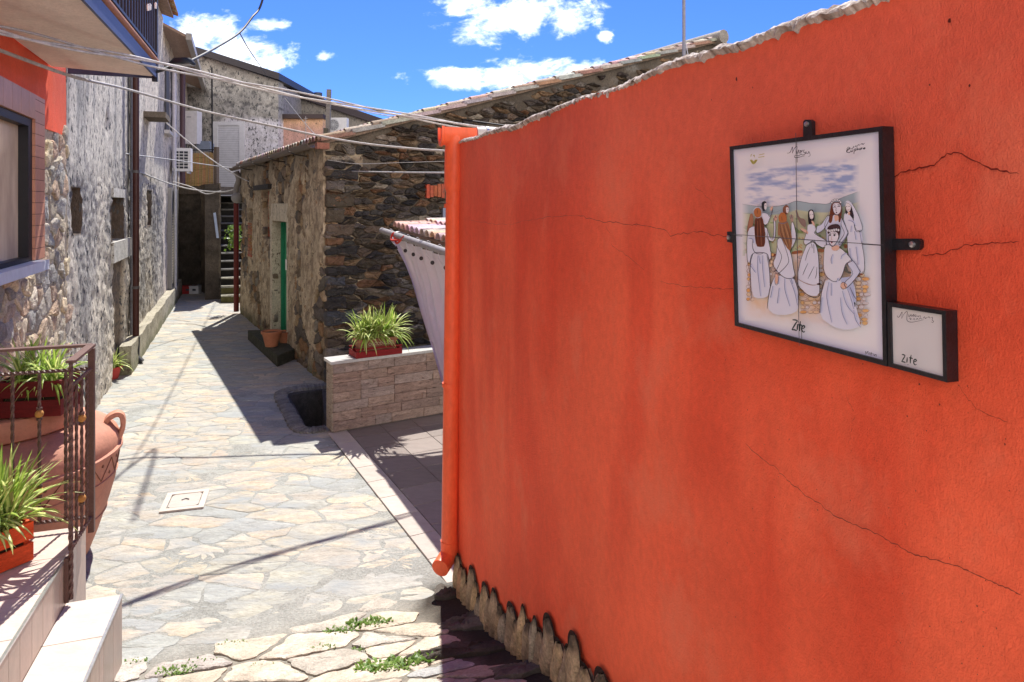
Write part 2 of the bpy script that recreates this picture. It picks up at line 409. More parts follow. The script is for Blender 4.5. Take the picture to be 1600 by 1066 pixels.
# dark earth along the red wall's foot, with its cast shadow painted in
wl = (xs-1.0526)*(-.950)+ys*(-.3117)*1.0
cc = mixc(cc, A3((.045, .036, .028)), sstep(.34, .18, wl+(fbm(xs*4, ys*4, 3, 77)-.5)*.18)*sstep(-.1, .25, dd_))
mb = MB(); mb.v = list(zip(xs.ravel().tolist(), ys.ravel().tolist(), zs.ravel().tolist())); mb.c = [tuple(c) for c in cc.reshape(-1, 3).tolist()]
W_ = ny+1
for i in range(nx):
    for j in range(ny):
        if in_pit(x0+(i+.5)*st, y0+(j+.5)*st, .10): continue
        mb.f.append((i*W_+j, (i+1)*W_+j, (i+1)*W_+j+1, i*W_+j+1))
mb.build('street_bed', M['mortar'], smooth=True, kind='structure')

def left_wall_x(y): return -1.68-.401*y
def house_x(y): return -2.49-.583*(y-9.15)
TB0 = Vector((-1.80, 6.90)); TBd = Vector((.47, -.88)).normalized(); TBn = Vector((.88, .47)).normalized()
def street_zone(x, y):
    if x < left_wall_x(y)-.1: return False
    if y > 8.9 and x > house_x(y)+.15: return False
    if (x-TB0.x)*TBn.x+(y-TB0.y)*TBn.y > .08 and y < 7.4: return False
    if y < 9.0 and y > 7.0 and x > -1.7: return False
    if in_pit(x, y, .24) or y > 20: return False
    if y < 4.6 and (x-1.0526)*(-.950)+y*(-.3117) < -.02: return False
    return True
PAL = [(.47, .405, .31), (.44, .395, .315), (.40, .385, .32), (.48, .415, .32), (.43, .39, .325), (.47, .395, .30), (.385, .38, .335), (.43, .395, .33), (.52, .45, .35), (.355, .36, .335)]
PAL_ = [(.47, .40, .31), (.50, .42, .32), (.44, .385, .31), (.40, .385, .345), (.345, .355, .345), (.37, .375, .36), (.52, .44, .345), (.46, .365, .27), (.40, .34, .27), (.33, .335, .32)]
mb = MB()
def gput(x, y, h): return (x, y, float(gz(x, y))+h)
for c in cells(-12, 1.2, 3.2, 20, .28, .155, rng, .36, .5):
    cx, cy = centroid(c)
    if not street_zone(cx, cy) or any(in_pit(a_, b_, .04) for a_, b_ in c): continue
    if (cx-RB0.x)*RBn.x+(cy-RB0.y)*RBn.y > .16+.1*rng.random(): continue
    far = cy > 10
    add_stone(mb, c, gput, rng, .0095, .0042, .011, PAL, wob=.018, var=.06, tilt=.35, sub=.05 if not far else .2, chaikin=0 if rng.random() < .5 else 1, lump=.25)
mb.build('paved_street', M['flag'], smooth='auto', kind='structure')
mb = MB(); PALc = [(.56, .49, .39), (.52, .48, .42), (.42, .43, .42), (.58, .50, .39), (.49, .45, .38)]
for c in cells(-4.5, 2.4, -3.5, 4.8, .27, .18, rng, .20, .46):
    cx, cy = centroid(c); d = (cx-RB0.x)*RBn.x+(cy-RB0.y)*RBn.y
    wd = (cx-1.0526)*(-.950)+cy*(-.3117)
    if d < .2 or wd < .16 or rng.random() < .05 or not street_zone(cx, cy): continue
    if wd < .20: pal = [(.12, .10, .085), (.16, .14, .12), (.09, .08, .07)]  # cobbles within the wall's shadow strip are painted dark
    else: pal = PALc
    add_stone(mb, c, gput, rng, .017, .013, .012, pal, wob=.012, var=.10, tilt=.35, sub=.035, chaikin=1, lump=.20)
mb.build('cobbled_ramp', M['cobble'], smooth='auto', kind='structure')
# boulders sunk in the earth along the red wall, its shadow put in their colour
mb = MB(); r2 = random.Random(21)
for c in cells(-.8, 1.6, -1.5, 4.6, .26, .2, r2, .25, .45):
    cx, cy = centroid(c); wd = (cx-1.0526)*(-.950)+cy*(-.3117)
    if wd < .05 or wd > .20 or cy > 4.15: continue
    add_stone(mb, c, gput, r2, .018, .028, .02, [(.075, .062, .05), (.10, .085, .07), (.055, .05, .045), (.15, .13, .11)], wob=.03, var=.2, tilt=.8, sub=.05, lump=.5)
mb.build('shaded_earth_strip', M['cobble'], smooth='auto', kind='structure')

# light well: walls, floor, slab
mb = MB(); mb.col = (.10, .09, .08); pp = [(p.x, p.y) for p in PIT]; n = 4
for i in range(n):
    a, b = Vector((*pp[i], 0)), Vector((*pp[(i+1) % n], 0)); N_ = Vector(((b-a).y, -(b-a).x, 0)).normalized()
    if (a+N_*.1-Vector((*PITc, 0))).length < (a-Vector((*PITc, 0))).length: N_ = -N_
    mb.hexa([a+Vector((0, 0, -.6)), b+Vector((0, 0, -.6)), b+N_*.2+Vector((0, 0, -.6)), a+N_*.2+Vector((0, 0, -.6)), a+Vector((0, 0, -.01)), b+Vector((0, 0, -.01)), b+N_*.2+Vector((0, 0, -.01)), a+N_*.2+Vector((0, 0, -.01))])
well = thing('light_well', (PITc[0], PITc[1], 0), 'sunken light well with rough concrete rim beside the low clad wall', 'light well')
mb.build('well_wall', M['rubble'], well)
mb = MB(); mb.col = (.06, .055, .05); mb.prism([(p[0], p[1]) for p in pp], -.6, -.5); mb.build('well_floor', M['mortar'], well)
mb = MB(); mb.col = (.42, .42, .45); a = G(468, 640, -.1); mb.hexa([Vector(q) for q in [(-2.28, 7.35, -.5), (-1.98, 7.45, -.5), (-2.10, 7.95, -.5), (-2.42, 7.85, -.5), (-2.28, 7.35, -.22), (-1.98, 7.45, -.22), (-2.10, 7.95, -.22), (-2.42, 7.85, -.22)]])
mb.build('slab', M['render_'], well)
# rim: pebbly concrete
rim = smooth_path([G(512, 603), G(478, 607), G(446, 612), G(439, 622), G(452, 645), G(464, 668), G(480, 675), G(509, 672)], 16)
mb = MB(); rr = random.Random(8)
for i in range(len(rim)-1):
    pass
prev = None
for i, p in enumerate(rim):
    d = (rim[min(i+1, len(rim)-1)]-rim[max(i-1, 0)]).normalized(); s_ = Vector((-d.y, d.x, 0)); ring = []
    vv = 1+rr.uniform(-.25, .25); mb.col = tuple(x*vv for x in (.21, .20, .18))
    for (a_, h_) in ((-.08, -.02), (-.078, .022), (-.04, .032), (0, .034), (.04, .032), (.07, .026), (.08, -.05)):
        ring.append(mb.V(p+s_*(a_+rr.uniform(-.012, .012))+Vector((0, 0, h_+rr.uniform(-.009, .009)))))
    if prev:
        for k in range(6): mb.Fc(prev[k], prev[k+1], ring[k+1], ring[k])
    prev = ring
mb.build('rim', M['cobble'], well, smooth=False)

# terrace: grey-brown square tiles with a border row
mb = MB(); mb.col = (.09, .08, .075); rr = random.Random(5)
def TT(a, b, z): q = TB0+TBd*a+TBn*b; return Vector((q.x, q.y, z))
mb.hexa([TT(-3.2, 0, -.05), TT(-3.2, 6, -.05), TT(6.2, 6, -.05), TT(6.2, 0, -.05), TT(-3.2, 0, .024), TT(-3.2, 6, .024), TT(6.2, 6, .024), TT(6.2, 0, .024)])
def on_wall_side(p):      # keep clear of the red wall's near side (street side)
    return (p.x-1.0526)*(-.950)+p.y*(-.3117) > -.02 and p.y < 4.3
poly_ok = lambda p: (p.x-FW.p0.x)*FW.n.x+(p.y-FW.p0.y)*FW.n.y > -.1
mb2 = MB()
for i in range(-8, 16):
    for j in range(0, 15):
        b0, b1 = (0, .20) if j == 0 else (.20+(j-1)*.36, .20+j*.36); a0, a1 = i*.36, (i+1)*.36
        if j == 0: a0, a1 = i*.36+.1, i*.36+.46
        c = TT((a0+a1)/2, (b0+b1)/2, 0)
        if not poly_ok(c) or on_wall_side(c): continue
        v = 1+rr.uniform(-.12, .1); mb2.col = tuple(x*v for x in ((.46, .40, .35) if j == 0 else (.25, .21, .19)))
        g = .004; mb2.hexa([TT(a0+g, b0+g, .004), TT(a0+g, b1-g, .004), TT(a1-g, b1-g, .004), TT(a1-g, b0+g, .004), TT(a0+g, b0+g, .016), TT(a0+g, b1-g, .016), TT(a1-g, b1-g, .016), TT(a1-g, b0+g, .016)])
# keep the slab under the tiles only
mb = MB(); mb.col = (.20, .18, .16)
qs = [TT(5.6, 6, 0), TT(-3.0, 6, 0), FW.at(4.5, 0, 0), FW.at(0.05, 0, 0), TB0.to_3d(), TT(2.72, 0, 0), FR.at(4.45, 0, 0), FR.at(4.45, 0, -.1)]
mb.prism([(q.x, q.y) for q in [TT(2.72, 0, 0), FR.at(4.45, 0, -.25), FR.at(-1.0, 0, -.25), Vector((5.5, 6, 0)), FW.at(6, 0, 0), FW.at(0.05, 0, 0), TB0.to_3d()]], -.04, .0105)
mb.build('terrace_bed', M['mortar'], kind='structure')
mb2.build('terrace_floor', M['tile'], kind='structure')

# manhole cover
mh = thing('inspection_cover', G(288, 786), 'square cream inspection cover with a grooved frame set in the paving', 'inspection cover')
cs = [G(248, 804), G(318, 796), G(328, 767), G(262, 774)]
def lerp_quad(q, a, b, z): p = (q[0]*(1-a)+q[1]*a)*(1-b)+(q[3]*(1-a)+q[2]*a)*b; return Vector((p.x, p.y, z))
mb = MB(); mb.col = (.55, .49, .42)
for (a0, a1, b0, b1) in ((0, 1, 0, .13), (0, 1, .87, 1), (0, .13, .13, .87), (.87, 1, .13, .87)):
    mb.hexa([lerp_quad(cs, a0, b0, -.01), lerp_quad(cs, a1, b0, -.01), lerp_quad(cs, a1, b1, -.01), lerp_quad(cs, a0, b1, -.01), lerp_quad(cs, a0, b0, .020), lerp_quad(cs, a1, b0, .020), lerp_quad(cs, a1, b1, .020), lerp_quad(cs, a0, b1, .020)])
mb.build('frame', M['tile'], mh)
mb = MB(); mb.col = (.50, .44, .38); a0, a1 = .155, .845; ch = .06
poly = [(a0+ch, a0), (a1-ch, a0), (a1, a0+ch), (a1, a1-ch), (a1-ch, a1), (a0+ch, a1), (a0, a1-ch), (a0, a0+ch)]
mb.prism([tuple(lerp_quad(cs, a, b, 0))[:2] for a, b in poly], -.01, .018); cov_ = mb.build('cover', M['tile'], mh)
mb = MB(); mb.col = (.02, .02, .02)
mb.tube([lerp_quad(cs, .42+.16*i/6, .5+.05*math.sin(math.pi*i/6), .019) for i in range(7)], .006, 6); mb.build('handle', M['paint'], cov_)

# weeds in the joints of the ramp
def weed(px, py, z, n, L, rg, cols=((.10, .20, .03), (.16, .28, .05), (.22, .33, .08))):
    a, b = ray(px, py); Y = (2.4-z)/-b
    for _ in range(4):
        Y = (2.4-float(gz(a*Y, Y)))/-b
    c = Vector((a*Y, Y, float(gz(a*Y, Y)))); m_ = MB()
    for k in range(n):
        az = rg.uniform(0, 6.28); rad = L*1.3*math.sqrt(rg.random()); p = c+Vector((math.cos(az)*rad*1.6, math.sin(az)*rad*.6, .0))
        p.z = float(gz(p.x, p.y))+.005; q = rg.uniform(0, 6.28); dv = Vector((math.cos(q), math.sin(q), rg.uniform(.3, 1.5))).normalized()
        l = L*rg.uniform(.25, .7); w__ = dv.cross(Vector((0, 0, 1))).normalized()*l*.17; m_.col = rg.choice(cols)
        i0 = m_.V(p-w__*.4); i1 = m_.V(p+w__*.4); i2 = m_.V(p+dv*l*.6+w__); i3 = m_.V(p+dv*l*.6-w__); tip = p+dv*l; tip.z -= l*.15; i4 = m_.V(tip)
        m_.Fc(i0, i1, i2, i3); m_.Fc(i3, i2, i4)
    return m_
rg = random.Random(12)
for (px, py, n, L, lab) in [(575, 977, 260, .065, 'long straggling green weed between the largest pale cobbles'), (535, 988, 130, .05, 'small green weed left of the long straggling weed'),
        (618, 1045, 220, .085, 'tallest weed, upright grass blades beside the wall shadow'), (275, 1052, 110, .05, 'weed tuft in the joint nearest the tiled steps, at the photo bottom'),
        (500, 1015, 80, .04, 'tiny bright weed in the middle of the cobbles'), (410, 1043, 60, .035, 'smallest weed beside the long flat cobble'),
        (362, 1008, 50, .035, 'tiny weed left of centre at the edge of the smooth paving'), (560, 1018, 60, .035, 'low weed between the two pale cobbles near the wall shadow'),
        (315, 1037, 60, .04, 'weed creeping along a joint right of the step weed'), (213, 1037, 40, .04, 'reddish weed at the foot of the tiled step')]:
    weed(px, py, .1, n, L, rg).build('weed', M['leaf'], label=lab, cat='weed', group='weeds growing between the cobbles')

# =====================================================================
# RED WALL
# =====================================================================
rw = thing('red_wall', FR.at(1.6, 0), 'bright orange red plastered wall with ragged top and cracks', 'wall')
uE = FR.hit(713.5, 300)[0]
def rh(U, Z): return (fbm(U*1.2, Z*1.2, 3, 2)-.5)*.02+(fbm(U*7, Z*7, 3, 4)-.5)*.004
def rc(U, Z, H):
    s = fbm(U*2.2, Z*1.1, 4, 31); c = mixc(A3((.90, .72, .66)), A3((1.04, 1.15, 1.15)), sstep(.3, .7, s))
    streak = sstep(.56, .72, fbm(U*7, Z*.9, 4, 37))*sstep(.9, 1.6, Z)*sstep(2.7, 2.2, Z)
    c = mixc(c, A3((.86, .60, .55)), streak*.6)
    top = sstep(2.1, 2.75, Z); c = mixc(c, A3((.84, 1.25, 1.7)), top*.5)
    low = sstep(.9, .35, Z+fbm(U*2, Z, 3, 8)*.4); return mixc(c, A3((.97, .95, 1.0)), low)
def rtop(u): return 2.775+(fbm(u*3, u*0+2, 3, 6)-.5)*.03+0*u
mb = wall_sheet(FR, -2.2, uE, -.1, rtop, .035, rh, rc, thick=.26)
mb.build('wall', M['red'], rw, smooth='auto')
# crumbling pale mortar along the top edge
rr = random.Random(14); mb = MB(); u = -2.1; prev = None
while u < uE+.01:
    t0 = float(rtop(np.array([u]))[0]); ring = []
    front = rr.uniform(.002, .009); drop_ = rr.uniform(.000, .008)*(3 if rr.random() < .12 else 1); v = rr.uniform(.8, 1.1); mb.col = (.62*v, .57*v, .52*v) if rr.random() < .82 else (.30, .24, .20)
    for (d, z) in ((-.02, t0-.03), (front*.6+.006, t0-drop_), (front, t0+.002), (-.008, t0+.006+rr.uniform(0, .008)), (-.13, t0+.012+rr.uniform(-.004, .006)), (-.27, t0+.006), (-.275, t0-.05)):
        ring.append(mb.V(FR.at(u, z, d+rr.uniform(-.003, .003))))
    if prev:
        for k in range(6): mb.Fc(ring[k], ring[k+1], prev[k+1], prev[k])
    prev = ring; u += rr.uniform(.005, .016)
mb.build('mortar_cap', M['render_'], rw, smooth=False)
# cracks: thin dark ribbons following the plaster
def rdepth(u, z): return float(rh(np.array([[u]]), np.array([[z]]))[0, 0])
def crack(pts, wpx, seed):
    r_ = random.Random(seed); m_ = MB(); m_.col = (.16, .012, .006)
    path = []
    for i in range(len(pts)-1):
        a, b = pts[i], pts[i+1]; k = max(2, int(math.hypot(b[0]-a[0], b[1]-a[1])/5))
        for j in range(k): path.append((a[0]+(b[0]-a[0])*j/k+r_.uniform(-1, 1)*1.3, a[1]+(b[1]-a[1])*j/k+r_.uniform(-1, 1)*1.6))
    path.append(pts[-1]); pr = None
    for i, (x, y) in enumerate(path):
        u, z = FR.hit(x, y); wd = wpx*r_.uniform(.5, 1.4)*.0005*(1 if 0 < i < len(path)-1 else .1)
        dd = rdepth(u, z)+.0045
        cur = (m_.V(FR.at(u, z+wd, dd)), m_.V(FR.at(u, z-wd, dd)))
        if pr: m_.Fc(pr[0], pr[1], cur[1], cur[0])
        pr = cur
    m_.build('crack', M['ink'], rw)
crack([(1392, 283), (1404, 272), (1432, 264), (1462, 259), (1482, 241), (1500, 238), (1522, 249), (1555, 264), (1600, 272)], 2.2, 1)
crack([(1440, 400), (1480, 396), (1512, 384), (1545, 380), (1600, 377)], 1.4, 2)
crack([(905, 336), (940, 346), (985, 350), (1038, 357), (1048, 368), (1090, 362), (1142, 372)], 1.3, 3)
crack([(1030, 440), (1062, 446), (1100, 450), (1150, 452)], .8, 4)
crack([(1168, 690), (1188, 712), (1212, 728), (1260, 772), (1310, 806), (1370, 832), (1432, 866), (1500, 884), (1600, 930)], 1.3, 5)
crack([(1328, 588), (1325, 620), (1338, 648), (1330, 690)], .9, 6)
crack([(735, 345), (790, 352), (850, 340), (905, 336)], .9, 7)
crack([(950, 350), (960, 385), (985, 400), (1010, 425)], .8, 8)
crack([(1085, 290), (1110, 312), (1122, 345)], .8, 9)
crack([(1420, 130), (1427, 165), (1425, 200)], .7, 10)
crack([(1500, 600), (1530, 640), (1580, 660)], .7, 11)
# pock marks
mb = MB(); mb.col = (.10, .015, .01); rr = random.Random(3)
for (px, py, s) in [(1151, 124, 3.2), (1112, 156, 1.4), (1177, 137, 1.3), (1487, 33, 2.6), (1519, 134, 1.6), (1455, 133, 1.3), (998, 134, 1.3), (1440, 600, 1.6)]+[(rr.uniform(740, 1590), rr.uniform(330, 1050), rr.uniform(.5, 1.1)) for _ in range(40)]+[(rr.uniform(1050, 1595), rr.uniform(560, 1060), rr.uniform(.4, 1.0)) for _ in range(90)]:
    u, z = FR.hit(px, py); k = s*.0011; d = rdepth(u, z)+.0045
    ids = [mb.V(FR.at(u+k*math.cos(a)*rr.uniform(.6, 1.2), z+k*1.4*math.sin(a)*rr.uniform(.6, 1.3), d)) for a in [i*math.pi/4 for i in range(8)]]
    mb.f.append(tuple(ids))
mb.build('pock_marks', M['ink'], rw)
# edging of upright stones at the foot
mb = MB(); mb.col = (.05, .02, .014)
def wgz(u): p = FR.at(u, 0, .03); return float(gz(p.x, p.y))
rr = random.Random(7)
for u_ in np.arange(-1.8, uE-.01, .1):
    zb = wgz(u_); mb.fbox(FR, float(u_), float(u_)+.1, zb-.1, zb+.10, -.01, .018)
mb.build('edging_mortar', M['rubble'], rw)
mb = MB(); u = uE-.03; k = 0; bk_ = MB(); bk_.col = (.05, .022, .016)
tall = [.27, .21, .25, .17, .28, .20, .17, .28, .19, .27, .20, .16, .28, .18]
while u > -1.8:
    wdt = rr.choice([.06, .075, .09, .105, .125])*rr.uniform(.9, 1.1); hh = tall[k % len(tall)]*rr.uniform(.74, .98); zb = wgz(u-wdt/2)-.06; big = hh > .25
    c = rr.choice([(.72, .54, .33), (.64, .47, .29), (.76, .56, .32), (.56, .42, .28), (.68, .42, .25), (.62, .52, .38)]); lean = rr.uniform(-.02, .02); H = hh+.06
    cols = 7; rows = 9; g = []
    for i in range(rows+1):
        t_ = i/rows; row = []
        wf = (1-.12*abs(t_-.45))*(1 if t_ < .78 else math.sqrt(max(0, 1-((t_-.78)/.22)**2))*.9+.10)
        for j in range(cols+1):
            s = j/cols*2-1; bul = math.sqrt(max(0, 1-s*s))*.040*(.55+.45*math.sin(math.pi*min(1, t_*1.1)))*(1.25 if big else .9)
            nz_ = f1(u*9+s*1.2+k, t_*4.5+k*3, 3, 5)-.5
            uu_ = u-wdt/2+s*wdt/2*wf*1.02+lean*t_+(f1(k*7.1+t_*3, s+4, 2, 8)-.5)*.016
            dk = sstep(.86, 1.0, np.array(t_+nz_*.5)) if True else 0; v = 1+nz_*.6
            mb.col = tuple(float(x*v*(1-dk*.8)+.02*dk) for x in c)
            row.append(mb.V(FR.at(uu_, zb+H*t_+(f1(k+s, 3.3, 2, 3)-.5)*.01, .006+bul+nz_*.024)))
        g.append(row)
    for i in range(rows):
        for j in range(cols): mb.Fc(g[i][j], g[i+1][j], g[i+1][j+1], g[i][j+1])
    bq = []
    for a_ in range(14):
        th_ = math.pi*a_/13; bq.append((u-wdt/2+math.cos(th_)*wdt*.60+lean, zb+H*.80+math.sin(th_)*H*.235))
    back_ids = [bk_.V(FR.at(x_, z_, .013)) for x_, z_ in [(u-wdt/2+wdt*.6, zb)]+bq+[(u-wdt/2-wdt*.6, zb)]]
    bk_.f.append(tuple(back_ids))
    u -= wdt*.92; k += 1
mb.build('stone_edging', M['rubble'], rw, smooth=True); bk_.build('edging_joint', M['rubble'], rw)

# red downpipe in front of the wall's end
def pp_(px, py, Y=4.22): return P(px, py, Y)
dp = thing('red_downpipe', pp_(700, 870), 'tall orange red painted drainpipe with square hopper at the end of the red wall', 'drainpipe')
top = pp_(710, 245); bot = pp_(702, 852)
mb = MB(); mb.tube([top+(bot-top)*t_ for t_ in np.linspace(0, 1, 12)], .050, 28); mb.build('pipe', M['pipe'], dp, smooth='auto')
mb = MB(); a = top+(bot-top)*-.01; dn = (bot-top).normalized()
mb.tube([a-dn*.11, a-dn*.02, a-dn*.02, a+dn*.08, a+dn*.12, a+dn*.121, a+dn*.20, a+dn*.24], [.058, .058, .061, .061, .061, .061, .061, .051], 28); mb.build('socket', M['pipe'], dp, smooth='auto')
mb = MB(); hc = pp_(712, 211); hx = R1
# half-round open hopper, like the end of a gutter
sec = [(-.085, .045), (-.09, .01), (-.075, -.035), (-.04, -.062), (0, -.07), (.04, -.062), (.075, -.035), (.09, .01), (.085, .045), (.075, .045), (.06, -.02), (0, -.05), (-.06, -.02), (-.075, .045)]
rings = []
for (s_, sc_) in ((-.10, 1.05), (-.085, 1.05), (-.08, .95), (.10, .93), (.12, .93)):
    rings.append([mb.V(hc+Vector((hx.x*s_-hx.y*x*.7*sc_, hx.y*s_+hx.x*x*.7*sc_, z*sc_))) for x, z in sec])
for i in range(len(rings)-1):
    for k_ in range(len(sec)): l = (k_+1) % len(sec); mb.Fc(rings[i][k_], rings[i][l], rings[i+1][l], rings[i+1][k_])
mb.f.append(tuple(reversed(rings[0]))); mb.f.append(tuple(rings[-1])); mb.build('hopper', M['pipe'], dp, smooth='auto')
mb = MB(); e = smooth_path([bot-dn*.02, bot+dn*.05, bot+dn*.075+Vector((-.02, -.035, 0)), bot+dn*.09+Vector((-.045, -.10, 0))], 5)
mb.tube([bot-dn*.03]+e, .054, 28); mb.build('shoe', M['pipe'], dp, smooth='auto')
for (px, py) in ((707, 322), (704, 601)):
    c = P(px, py, 4.22); mb = MB(); mb.tube([c-dn*.012, c+dn*.012], .0525, 28); mb.build('strap', M['pipe'], dp, smooth='auto')
    mb = MB(); mb.col = (.1, .02, .01); mb.tube([c+Vector((.05, .03, 0)), c+Vector((.075, .05, .006)), c+Vector((.085, .03, -.01))], .004, 6); mb.build('hook', M['paint'], dp)
# pale gutter running behind the wall top into the hopper
mb = MB(); mb.col = (.55, .50, .45); g0 = hc+Vector((R1.x*.13, R1.y*.13, .0)); g1 = g0+Vector((R1.x*1.6, R1.y*1.6, .02))
mb.tube([g0, g1], .055, 20); gt = mb.build('gutter', M['plain'], smooth='auto', label='short pale grey gutter emptying into the red hopper', cat='gutter')
mb = MB(); mb.col = (.7, .7, .7); mb.tube([g0+Vector((R1.x*.06, R1.y*.06, 0)), g0+Vector((R1.x*.075, R1.y*.075, 0))], .060, 20); mb.build('clip', M['chrome'], gt, smooth='auto')
# =====================================================================
# STONE HOUSE
# =====================================================================
sh = thing('stone_house', FS.at(3.4, 0), 'low rubble stone house with green door and tiled roof behind the low clad wall', 'house')
SL = 6.9                                     # side wall length
ztS = 3.18
def s_h(U, Z):
    h = .045+(fbm(U*5, Z*3, 4, 11)-.5)*.03+(fbm(U*13, Z*13, 3, 12)-.5)*.03
    miss = sstep(.56, .62, fbm(U*1.5, Z*1.3, 4, 13)+.10*sstep(1.6, .3, Z)*sstep(2.2, 0, U)+.17*sstep(.9, .1, U)*sstep(2.4, 1.2, Z))
    h = h-miss*.05
    u0, z1 = dr0, 2.10
    rec = (U > u0) & (U < u0+dW) & (Z < z1); h = np.where(rec, -.215, h)
    for (a, b, c, d, dp_) in wins: h = np.where((U > a) & (U < b) & (Z > c) & (Z < d), -dp_, h)
    return h
dr0 = FS.hit(452, 450)[0]; dr1 = FS.hit(430, 450)[0]; dW = dr1-dr0
def rect(fr, px0, py0, px1, py1):
    a, z1 = fr.hit(px0, py0); b, z0 = fr.hit(px1, py1); return (min(a, b), max(a, b), min(z0, z1), max(z0, z1))
wbrick = rect(FS, 413, 297, 424, 372); wsm = rect(FS, 391, 327, 398, 347); wbr2 = rect(FS, 392, 348, 397, 402)
wins = [(*wbrick, .12), (*wsm, .2)]
def s_c(U, Z, H):
    n = fbm(U*2.5, Z*1.2, 4, 14); c = mixc(A3((.44, .355, .24)), A3((.62, .51, .36)), n)
    c = mixc(c, A3((.24, .18, .12)), sstep(.48, .66, fbm(U*13, Z*10, 4, 16))*.75)
    c = mixc(c, A3((.09, .10, .045)), sstep(.45, .1, Z+fbm(U*3, Z*3, 2, 3)*.3)*.8)
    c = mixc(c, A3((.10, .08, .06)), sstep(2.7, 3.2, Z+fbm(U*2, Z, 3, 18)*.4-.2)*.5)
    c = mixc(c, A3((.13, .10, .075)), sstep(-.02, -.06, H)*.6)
    return c
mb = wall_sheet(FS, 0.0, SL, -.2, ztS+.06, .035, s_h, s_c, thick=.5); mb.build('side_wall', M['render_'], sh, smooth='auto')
rr = random.Random(31)
PR = [(.30, .22, .14), (.24, .18, .125), (.36, .26, .15), (.20, .165, .135), (.15, .13, .11), (.42, .31, .19), (.32, .19, .10), (.25, .22, .18)]
mb = MB()
for c in cells(0, SL, -.1, ztS, .24, .15, rr, .22, .4):
    a, b = centroid(c)
    if a < .05 or a > SL-.1 or b > ztS or b < -.1: continue
    if dr0-.08 < a < dr1+.08 and b < 2.2: continue
    if any(w_[0]-.1 < a < w_[1]+.1 and w_[2]-.08 < b < w_[3]+.08 for w_ in wins): continue
    add_stone(mb, c, lambda x, y, h: FS.at(x, y, h), rr, .012, .035, .018, PR, wob=.012, sub=.07, base=-.04, lump=.35)
mb.build('side_stones', M['rubble'], sh, smooth='auto')
# gable wall: dark courses of rubble in mortar under a rising rake
GL = 7.34
def gtop(u): return 3.22+.304*u
def g_h(U, Z): return (fbm(U*4, Z*6, 4, 41)-.5)*.06-.005
def g_c(U, Z, H):
    c = mixc(A3((.09, .07, .052)), A3((.22, .175, .13)), fbm(U*2, Z*2.5, 4, 42))
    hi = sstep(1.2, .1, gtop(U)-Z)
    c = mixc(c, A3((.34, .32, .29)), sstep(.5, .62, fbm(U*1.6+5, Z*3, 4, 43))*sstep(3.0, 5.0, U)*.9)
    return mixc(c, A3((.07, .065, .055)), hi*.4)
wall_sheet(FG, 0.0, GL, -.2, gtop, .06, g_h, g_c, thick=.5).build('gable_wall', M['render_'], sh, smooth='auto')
mb = MB(); PG = [(.11, .085, .06), (.145, .105, .075), (.075, .06, .052), (.20, .14, .085), (.075, .068, .062), (.15, .125, .11), (.27, .175, .10), (.22, .19, .16), (.10, .08, .06), (.22, .12, .065), (.32, .27, .21), (.06, .053, .05)]
zlev = 0; 
for c in cells(-.02, GL, -.1, 5.6, .18, .072, rr, .26, .46):
    a, b = centroid(c)
    if a < .04 or a > GL-.05 or b > gtop(a)-.08: continue
    if a > 4.5 and rr.random() < .45: continue
    if rr.random() < .05: continue
    v = rr.random(); add_stone(mb, c, lambda x, y, h: FG.at(max(x, -.01), y, h), rr, .010, rr.uniform(.03, .065), .016, PG, wob=.010, var=.3, tilt=.7, sub=.05, base=-.04, lump=.5)
# long quoins at the corner
z = .05; k = 0
while z < 3.0:
    hq = rr.uniform(.12, .24); lq = .42 if k % 2 else .26
    poly = [(-.03, z), (lq*rr.uniform(.8, 1.2), z), (lq, z+hq), (-.03, z+hq)]
    add_stone(mb, poly, lambda x, y, h: FG.at(x, y, h), rr, .012, .06, .02, PG+[(.10, .10, .105)], wob=.012, sub=.07, base=-.05, lump=.25); z += hq; k += 1
mb.build('gable_stones', M['rubble'], sh, smooth='auto')
# roof: barrel tiles in courses over a deck
def roofpt(u, v, h=0):   # u along gable rake, v back along the side
    q = FG.p0+FG.u*u+FS.u*v; return Vector((q.x, q.y, 3.27+.304*u+h))
mb = MB(); mb.col = (.25, .18, .13); b0, b1 = -.08, GL
mb.hexa([roofpt(b0, -.07, -.05), roofpt(b1, -.07, -.05), roofpt(b1, SL+.1, -.05), roofpt(b0, SL+.1, -.05), roofpt(b0, -.07, 0), roofpt(b1, -.07, 0), roofpt(b1, SL+.1, 0), roofpt(b0, SL+.1, 0)])
PT = [(.50, .40, .33), (.55, .46, .39), (.44, .33, .26), (.40, .24, .17), (.58, .50, .44), (.36, .30, .25)]
def barrel(mb, f, v, u0, u1, r, rg, cols, seg=6):
    mb.col = tuple(x*rg.uniform(.8, 1.15) for x in rg.choice(cols)); R2 = []
    for (u, rs) in ((u0, 1.0), (u1, .82)):
        for rad in (r*rs, r*rs-.014):
            R2.append([mb.V(f(u, v+rad*math.cos(math.pi*k/seg), .006+rad*math.sin(math.pi*k/seg)*.85+(.02 if u == u0 else 0))) for k in range(seg+1)])
    o0, i0, o1, i1 = R2
    for k in range(seg): mb.Fc(o0[k], o0[k+1], o1[k+1], o1[k]); mb.Fc(i0[k+1], i0[k], i1[k], i1[k+1]); mb.Fc(i0[k], i0[k+1], o0[k+1], o0[k])
v = .02
while v < SL+.1:
    u = -.13
    while u < GL-.2: barrel(mb, roofpt, v+rr.uniform(-.01, .01), u, u+.42, .085, rr, PT); u += .38
    v += .175
mb.build('roof', M['rooftile'], sh, smooth='auto')
